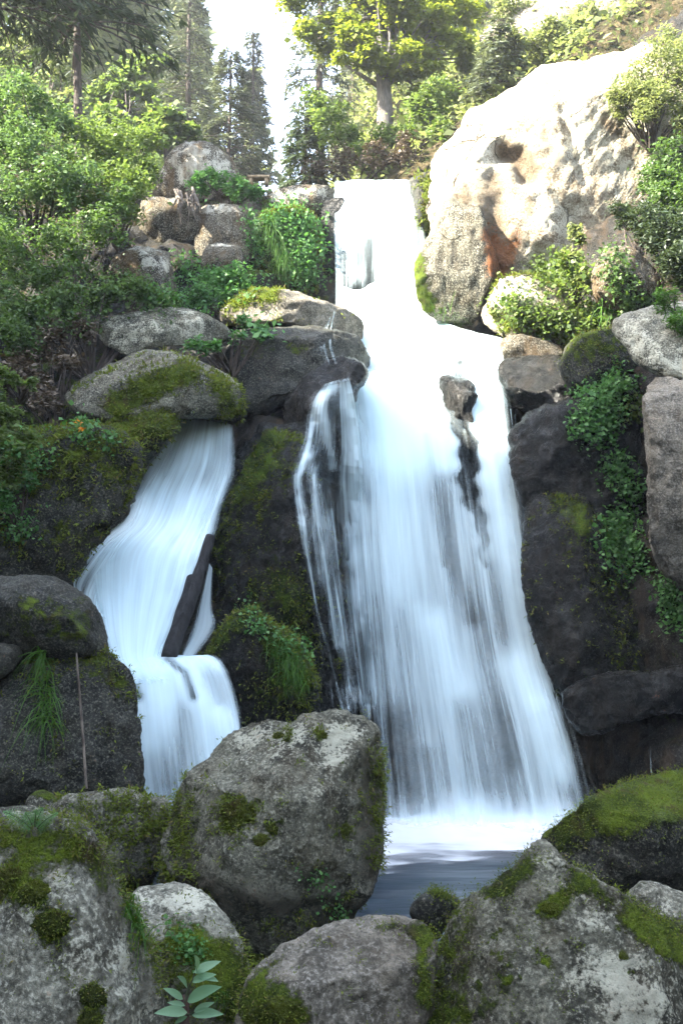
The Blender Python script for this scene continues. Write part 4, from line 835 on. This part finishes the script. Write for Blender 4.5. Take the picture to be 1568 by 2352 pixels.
for a in (('pale speckled', 20, 2030, 44), ('pale speckled', 82, 2052, 30), ('pale speckled', 120, 2125, 36), ('pale speckled', 214, 2288, 28), ('pale speckled', 206, 2345, 26), ('big grey boulder in', 552, 1868, 36), ('big grey boulder in', 628, 1905, 14),
          ('big grey boulder in', 640, 1692, 12), ('big grey boulder in', 738, 1690, 12), ('big grey boulder in', 788, 1905, 16), ('big grey boulder in', 600, 1930, 16), ('broad pinkish', 595, 2330, 28), ('broad pinkish', 645, 2320, 34), ('huge pointed', 1262, 2088, 18), ('huge pointed', 1428, 2198, 12), ('pale flat-topped', 590, 2195, 16)):
    cushion(*a)

# ------------------------------------------------------------------ water
def water_mat(name, su=1.0, sv=1.0, k=1.0, c=.9, soft=.35, tint=(.76, .91, .94)):
    s = NT(name); uv = s.n('ShaderNodeUVMap').outputs[0]; d = s.attr('dens')
    n1 = s.noise(s.map(uv, (7 * su, .22 * sv, 1)), 1.0, 3, .5); n2 = s.noise(s.map(uv, (24 * su, .5 * sv, 1)), 1.0, 3, .5); n3 = s.noise(s.map(uv, (75 * su, 1.3 * sv, 1)), 1.0, 2, .5)
    n = s.math('ADD', s.math('MULTIPLY', n1, .50), s.math('ADD', s.math('MULTIPLY', n2, .36), s.math('MULTIPLY', n3, .14)))
    a = s.math('ADD', s.math('MULTIPLY', d, k), s.math('MULTIPLY', s.math('SUBTRACT', n, .5), s.math('MULTIPLY', s.math('SUBTRACT', 1.6, d), c * 2.2)))
    a = s.step(a, .5 - soft, .5 + soft * 1.6)
    a = s.math('MULTIPLY', a, s.step(d, .0, .22), clamp=True)
    df = s.n('ShaderNodeBsdfDiffuse', i={0: tint + (1,)}); tl = s.n('ShaderNodeBsdfTranslucent', i={0: tint + (1,)})
    m1 = s.n('ShaderNodeMixShader', i={0: .3, 1: df.outputs[0], 2: tl.outputs[0]}); tr = s.n('ShaderNodeBsdfTransparent')
    m2 = s.n('ShaderNodeMixShader', i={0: a, 1: tr.outputs[0], 2: m1.outputs[0]})
    return s.shader(m2.outputs[0])
WMAIN = water_mat('falling_water', c=1.05, soft=.5); WSOFT = water_mat('soft_water', su=.45, sv=.7, c=.5, soft=.6); WTHIN = water_mat('thin_water', su=1.5, c=1.1); FOAMM = water_mat('foam_water', su=.35, sv=3, c=.55, soft=.5, tint=(.9, .93, .95))
def crom(P4, t):
    a, b, c, d = P4; return .5 * ((2 * b) + (-a + c) * t + (2 * a - 5 * b + 4 * c - d) * t ** 2 + (-a + 3 * b - 3 * c + d) * t ** 3)
def sheet(name, rows, mat, dens, nu=160, nv=220, fold=.05, foldf=9, off=0.0, parent=None, bulge=0.0, seed=0, edge=.05, conform=0, wobble=.05):
    """rows top to bottom: (left px, left py, left Y, right px, right py, right Y)"""
    A = np.array(rows, float); m = len(A); t = np.linspace(0, m - 1, nv)
    Rw = np.stack([crom((A[max(i - 1, 0)], A[i], A[min(i + 1, m - 1)], A[min(i + 2, m - 1)]), tt - i) for tt, i in ((x, min(int(x), m - 2)) for x in t)])
    u = np.linspace(0, 1, nu)
    px = Rw[:, None, 0] + (Rw[:, 3] - Rw[:, 0])[:, None] * u; py = Rw[:, None, 1] + (Rw[:, 4] - Rw[:, 1])[:, None] * u; Y = Rw[:, None, 2] + (Rw[:, 5] - Rw[:, 2])[:, None] * u
    Y = Y - bulge * np.sin(np.pi * u)[None] - off
    if conform:
        ci = np.linspace(0, nv - 1, 34).astype(int); cj = np.linspace(0, nu - 1, 18).astype(int); H = np.zeros((34, 18))
        for a, i in enumerate(ci):
            for b_, j in enumerate(cj):
                h = hit(px[i, j], py[i, j]); H[a, b_] = h[0][1] if h is not None else Y[i, j]
        H = np.clip(H, Y[np.ix_(ci, cj)] - 1.5, Y[np.ix_(ci, cj)] + 1.5); Hm = H.copy()
        for sh in ((1, 0), (-1, 0), (0, 1), (0, -1)): Hm = np.minimum(Hm, np.roll(H, sh, (0, 1)) if True else Hm)
        G = np.stack([np.interp(np.arange(nu), cj, r) for r in Hm]); Y = np.stack([np.interp(np.arange(nv), ci, G[:, j]) for j in range(nu)], 1) - conform
    V = P(px, py, Y).reshape(-1, 3)
    arc = np.concatenate([[0], np.cumsum(np.linalg.norm(np.diff(V.reshape(nv, nu, 3)[:, nu // 2], axis=0), axis=1))]); Wd = np.linalg.norm(V.reshape(nv, nu, 3)[:, -1] - V.reshape(nv, nu, 3)[:, 0], axis=1).mean()
    U = np.broadcast_to(u * Wd, (nv, nu)).ravel() + seed * 7.7; Vv = np.broadcast_to(arc[:, None], (nv, nu)).ravel()
    f = fbm(np.stack([U * foldf / 4, Vv * .25, 0 * U + seed], -1), 3)
    F = gridfaces(nv, nu); nn = vnormals(V, F)
    if nn[:, 1].mean() > 0: F = F[:, ::-1]; nn = -nn
    V = V + nn * (f * fold)[:, None]
    px, py = px.ravel(), py.ravel(); uu = np.broadcast_to(u, (nv, nu)).ravel(); vv = np.broadcast_to(np.linspace(0, 1, nv)[:, None], (nv, nu)).ravel()
    wob = fbm(np.stack([Vv * 1.1, uu * 2 + seed, U * 0], -1), 4) * wobble
    d = dens(px, py, uu, vv) * ss(uu + wob, 0, edge) * ss(1 - uu + wob, 0, edge)
    return mk(name, V, F, mat, parent=parent, attrs={'dens': np.clip(d, 0, 1.6)}, uv=np.stack([U, Vv], -1))

main = empty('waterfall', P(1080, 1905, 14.4)); tag(main, 'tall white main waterfall pouring over two steps into the pool', 'waterfall')
# upper step
up_rows = [(766, 416, 22.0, 956, 412, 22.0), (766, 432, 21.2, 956, 420, 21.0), (764, 470, 20.7, 962, 450, 20.5), (765, 560, 20.3, 980, 540, 20.2), (767, 690, 19.7, 968, 640, 19.7), (768, 740, 19.3, 974, 715, 19.2)]
def d_up(px, py, u, v):
    d = .95 + .35 * ss(py, 470, 440) - .62 * band(px, py, [(795, 590), (798, 680)], 34) - .70 * band(px, py, [(845, 560), (852, 640), (835, 680)], 34) - .5 * band(px, py, [(955, 500), (966, 600)], 16)  # lower density bands stand in for blue shading on the curtain
    return d - .7 * ss(py, 446, 430) * (.5 + .5 * np.sin(px * .13))
sheet('upper_curtain', up_rows, WMAIN, d_up, parent=main, fold=.06, seed=1)
sheet('upper_curtain', up_rows, WSOFT, lambda *a: d_up(*a) * .8, parent=main, fold=.08, seed=2, off=.10)
# middle cascade
mid_rows = [(772, 665, 19.8, 965, 640, 19.7), (774, 720, 19.3, 972, 712, 19.2), (772, 770, 18.6, 1060, 752, 18.4), (772, 812, 18.0, 1152, 775, 17.7), (790, 850, 17.5, 1158, 815, 17.2), (790, 900, 17.1, 1166, 880, 16.9), (800, 960, 16.8, 1172, 940, 16.7)]
def spine(px, py): return np.minimum(1, 1.7 * band(px + 9 * np.sin(py * .035) + 5 * np.sin(py * .11), py, [(1050, 846, .85), (1054, 900, 1.05), (1060, 980, 1.05), (1076, 1080, .95), (1096, 1200, .6), (1118, 1300, .2)], 25)) * (1 - .7 * ss(py, 1000, 1260))
def d_mid(px, py, u, v): return 1.5 - 1.3 * spine(px, py) - 1.0 * band(px, py, [(972, 860), (974, 885)], 6) - .6 * band(px, py, [(785, 840), (825, 835)], 10) - 1.4 * ss(v, .82, 1) + .0 * u
sheet('ledge_cascade', mid_rows, WSOFT, d_mid, parent=main, fold=.16, foldf=5, seed=3, edge=.03)
sheet('side_spray', [(700, 815, 18.0, 778, 700, 18.9), (640, 850, 17.6, 776, 770, 18.3), (650, 860, 17.2, 790, 830, 17.3)], WTHIN, lambda px, py, u, v: .05 + .7 * u ** 3 - .2 * v, parent=main, fold=.01, seed=4, nu=80, nv=60, edge=.2, conform=.07)
# main drop
low_rows = [(766, 850, 17.4, 1158, 815, 17.1), (774, 900, 16.95, 1172, 870, 16.8), (787, 1000, 16.55, 1186, 980, 16.45), (792, 1120, 16.15, 1214, 1100, 16.1), (800, 1300, 15.7, 1244, 1280, 15.6), (816, 1500, 15.25, 1284, 1490, 15.1), (830, 1700, 14.8, 1344, 1680, 14.45), (842, 1830, 14.55, 1380, 1820, 14.2), (846, 1935, 14.3, 1408, 1925, 13.95)]
def d_low(px, py, u, v):
    d = .50 + .85 * ss(py, 1150, 960) + .14 * ss(py, 1500, 1150)
    d -= (.80 + .40 * ss(py, 1120, 1000)) * spine(px, py) + .26 * band(px, py, [(978, 1000, .5), (1000, 1150, 1), (1020, 1300, .4)], 16)
    d -= .30 * band(px, py, [(1020, 1100), (1045, 1300), (1080, 1420)], 22)
    d -= .14 * band(px, py, [(1130, 1300), (1150, 1500), (1180, 1750)], 26)
    d += .40 * band(px, py, [(1120, 860), (1145, 1080), (1180, 1300), (1215, 1480), (1245, 1600), (1300, 1780)], 30) + .45 * band(px, py, [(1185, 1530), (1250, 1640), (1290, 1740)], 46)
    d += .35 * band(px, py, [(1000, 1430), (1030, 1510), (1055, 1580)], 34) + .22 * band(px, py, [(900, 1050), (930, 1350)], 50) + .15 * band(px, py, [(960, 1400), (980, 1700)], 22)
    d -= .22 * band(px, py, [(915, 1650), (930, 1880)], 44) + .06 * band(px, py, [(1120, 1680), (1150, 1860)], 60)
    d += .75 * ss(py + 14 * np.sin(px * .03) + 9 * np.sin(px * .011 + 2), 1795, 1935) ** 1.5
    return d * ss(v, 0, .07)
sheet('main_curtain', low_rows, WMAIN, d_low, parent=main, nu=260, nv=320, fold=.05, seed=5, edge=.16)
sheet('main_curtain', low_rows, WSOFT, lambda *a: d_low(*a) * .84, parent=main, nu=200, nv=260, fold=.06, seed=6, off=.14, edge=.24)
# strands at the left
def strand(pts, w0, w1, dens, seed, name='strand', mat=WTHIN):
    P3 = np.array(pts, float); tt = np.linspace(0, len(P3) - 1, 4 * len(P3)); P3 = np.stack([np.interp(tt, range(len(P3)), P3[:, k]) for k in range(3)], -1)
    for q in P3:
        hs = [hit(q[0] + o, q[1]) for o in (-w0 * .6, 0, w0 * .6)]; ys = [h[0][1] - .07 for h in hs if h is not None]
        if ys: q[2] = max(min(min(ys), q[2]), q[2] - 1.6) if name != 'drip' else q[2]
    pts = [tuple(q) for q in P3]
    rows = [(x - (w0 + (w1 - w0) * k / (len(pts) - 1)), y, Yy, x + (w0 + (w1 - w0) * k / (len(pts) - 1)), y - 2, Yy) for k, (x, y, Yy) in enumerate(pts)]
    sheet(name, rows, mat, lambda px, py, u, v: dens * (.75 + .25 * np.sin(v * 9 + seed)), parent=main, nu=30, nv=140, fold=.02, seed=seed, edge=.42)
strand([(720, 1090, 14.9), (725, 1190, 14.75), (745, 1300, 14.6), (770, 1450, 14.5), (800, 1640, 14.4)], 10, 10, .6, 15)
strand([(762, 1290, 14.6), (775, 1380, 14.5), (790, 1480, 14.4), (800, 1560, 14.3)], 14, 16, .35, 17)
for k, (x0, y0, x1, y1, Y0) in enumerate([(1172, 940, 1185, 1070, 16.0), (1182, 950, 1200, 1120, 16.0), (1225, 960, 1232, 1120, 15.9), (1262, 960, 1270, 1150, 15.8), (1300, 955, 1308, 1110, 15.7), (1440, 1665, 1446, 1790, 13.2), (1490, 1660, 1494, 1780, 13.2), (1535, 1640, 1540, 1770, 13.2)]):
    strand([(x0, y0, Y0), ((x0 + x1) / 2, (y0 + y1) / 2, Y0 - .1), (x1, y1, Y0 - .2)], 2.5, 4, .2 if k > 1 else .4, 20 + k, name='drip')
def d_veil(px, py, u, v):
    return .27 + .22 * fbm(np.stack([px * .02, py * .012, 0 * px], -1), 3) + .5 * band(px, py, [(760, 890), (722, 925), (712, 990), (706, 1040)], 14) + .75 * band(px, py, [(704, 1050), (682, 1095), (684, 1160), (696, 1240, .6), (728, 1400, .3), (760, 1520, .3), (790, 1640, .4)], 11) * (1 - .45 * ss(py, 1180, 1350)) * (.75 + .6 * fbm(np.stack([px * .05, py * .02, 0 * px], -1), 3)) + .35 * band(px, py, [(735, 910), (748, 980), (765, 1070)], 12) + .25 * band(px, py, [(725, 1080), (740, 1300), (775, 1480)], 16) + .45 * band(px, py, [(805, 900), (822, 1200), (845, 1600)], 36) - .16 * ss(py, 1150, 1500)
sheet('veil', [(735, 885, 15.8, 812, 862, 16.3), (700, 930, 15.5, 836, 936, 16.2), (685, 1010, 15.2, 852, 1036, 15.9), (655, 1090, 14.9, 862, 1116, 15.6), (668, 1200, 14.7, 870, 1236, 15.4), (690, 1350, 14.4, 878, 1396, 15.1), (715, 1500, 14.2, 890, 1536, 14.8), (745, 1660, 14.0, 898, 1676, 14.5)], water_mat('veil_water', su=1.3, sv=.8, c=.75, soft=.4), d_veil, parent=main, nu=120, nv=260, fold=.01, seed=18, edge=.2, conform=.09)
# foam at the foot
fx = np.linspace(-1.2, 4.2, 200); fy = np.linspace(9.2, 14.6, 160); FX, FY = np.meshgrid(fx, fy)
ff = fbm(np.stack([FX.ravel() * 1.2, FY.ravel() * 2.5, 0 * FX.ravel()], -1), 4); edgey = 11.95 + .18 * FX.ravel() + ff * 1.1
fz = .05 + .09 * ss(FY.ravel(), 12.9, 14.0) * (1 + 1.1 * fbm(np.stack([FX.ravel() * 1.9, FY.ravel(), 0 * FX.ravel()], -1), 3)) + .05 * ff
fd = 1.25 * ss(FY.ravel(), edgey - .1, edgey + 1.3) + .30 * ss(FY.ravel(), edgey - 1.6, edgey) * ss(ff, -.1, .3) * .8
mk('foam', np.stack([FX.ravel(), FY.ravel(), fz], -1), gridfaces(160, 200), FOAMM, parent=main, attrs={'dens': fd}, uv=np.stack([FY.ravel(), FX.ravel() * .4], -1))

sheet('spray_mist', [(850, 1790, 14.15, 1330, 1790, 13.75), (850, 1880, 14.0, 1350, 1875, 13.6), (850, 1950, 13.8, 1360, 1940, 13.4)], FOAMM, lambda px, py, u, v: .05 + 1.0 * v ** 1.6 + .12 * np.sin(px * .021) * v, parent=main, nu=80, nv=60, fold=.05, seed=60, edge=.12)
left = empty('waterfall', P(430, 1850, 12.0)); tag(left, 'smaller white cascade tumbling down between dark rocks at left', 'waterfall')
la = [(392, 955, 15.75, 542, 972, 15.65), (380, 985, 15.55, 544, 1010, 15.45), (345, 1050, 15.3, 547, 1075, 15.2), (300, 1130, 15.0, 530, 1140, 14.9), (270, 1200, 14.5, 502, 1215, 14.4), (195, 1262, 14.1, 480, 1285, 13.9), (195, 1340, 13.6, 450, 1370, 13.55), (215, 1430, 13.2, 412, 1450, 13.2), (242, 1500, 12.9, 382, 1510, 12.9), (250, 1530, 12.7, 394, 1522, 12.72), (264, 1580, 12.38, 410, 1570, 12.45)]
def d_la(px, py, u, v):
    d = 1.0 + .3 * ss(py, 1180, 1300) - .34 * band(px, py, [(470, 1090), (515, 1040)], 38) - .16 * band(px, py, [(430, 1120), (470, 1100)], 34) - .35 * band(px, py, [(420, 990), (380, 1080)], 22) - .25 * band(px, py, [(400, 1240), (390, 1350)], 20)
    return d * ss(1 - v, 0, .08) * ss(v, -.02, .03)
sheet('cascade', la, WSOFT, d_la, parent=left, fold=.07, foldf=5, seed=41, edge=.14)
sheet('cascade', la, WMAIN, lambda *a: d_la(*a) * .75, parent=left, fold=.06, foldf=6, seed=42, off=.12, edge=.25, wobble=.1)
sheet('spray', [(275, 1195, 14.3, 330, 1215, 14.3), (200, 1240, 13.9, 290, 1290, 13.9), (140, 1300, 13.4, 250, 1400, 13.4), (160, 1350, 13.1, 250, 1430, 13.1)], WTHIN, lambda px, py, u, v: (.30 + .7 * u) * ss(v, -.05, .5), parent=left, nu=80, nv=90, fold=.03, seed=43, edge=.2)
sheet('side_chute', [(478, 1290, 13.9, 490, 1310, 13.9), (455, 1380, 13.5, 490, 1390, 13.5), (430, 1450, 13.2, 502, 1440, 13.2), (408, 1512, 12.9, 450, 1512, 12.9)], WSOFT, lambda px, py, u, v: .62 + 0 * u, parent=left, nu=50, nv=90, fold=.02, seed=44, edge=.35)
lc = [(244, 1500, 13.0, 486, 1505, 13.1), (252, 1522, 12.75, 512, 1515, 12.85), (268, 1560, 12.5, 536, 1555, 12.55), (272, 1640, 12.3, 561, 1640, 12.3), (280, 1740, 12.15, 576, 1740, 12.1), (292, 1860, 12.0, 596, 1860, 11.9), (302, 1960, 11.9, 616, 1960, 11.8)]
def d_lc(px, py, u, v):
    d = .92 + .5 * ss(py, 1560, 1510) - .2 * ss(py, 1600, 1800) - .8 * band(px, py, [(385, 1520), (425, 1545), (445, 1600)], 11) - .5 * band(px, py, [(475, 1535), (500, 1610)], 20) - .7 * band(px, py, [(288, 1545), (305, 1575), (318, 1600)], 12)
    d += .3 * band(px, py, [(350, 1530), (365, 1620), (350, 1700)], 34) + .25 * band(px, py, [(440, 1560), (500, 1640), (530, 1680)], 26) - .3 * band(px, py, [(420, 1640), (400, 1800)], 34)
    return d * ss(v, 0, .05)
sheet('lower_curtain', lc, WMAIN, d_lc, parent=left, fold=.05, seed=45, edge=.12)
sheet('lower_curtain', lc, WSOFT, lambda *a: d_lc(*a) * .72, parent=left, fold=.05, seed=46, off=.12, edge=.2)

# ------------------------------------------------------------------ sunny haze in the valley air
hz = NT('haze_air'); pv = hz.t.nodes.new('ShaderNodeVolumePrincipled'); pv.inputs['Color'].default_value = (.95, .97, 1, 1); pv.inputs['Density'].default_value = .0013; pv.inputs['Anisotropy'].default_value = .3
hz.t.links.new(pv.outputs[0], hz.out.inputs['Volume'])
V, F = box(np.array([0, 65., 25.]), 170, 170, 60); tag(mk('haze', V, F, hz.m, smooth=False), 'thin sunlit haze in the air of the gorge', 'haze', kind='stuff')
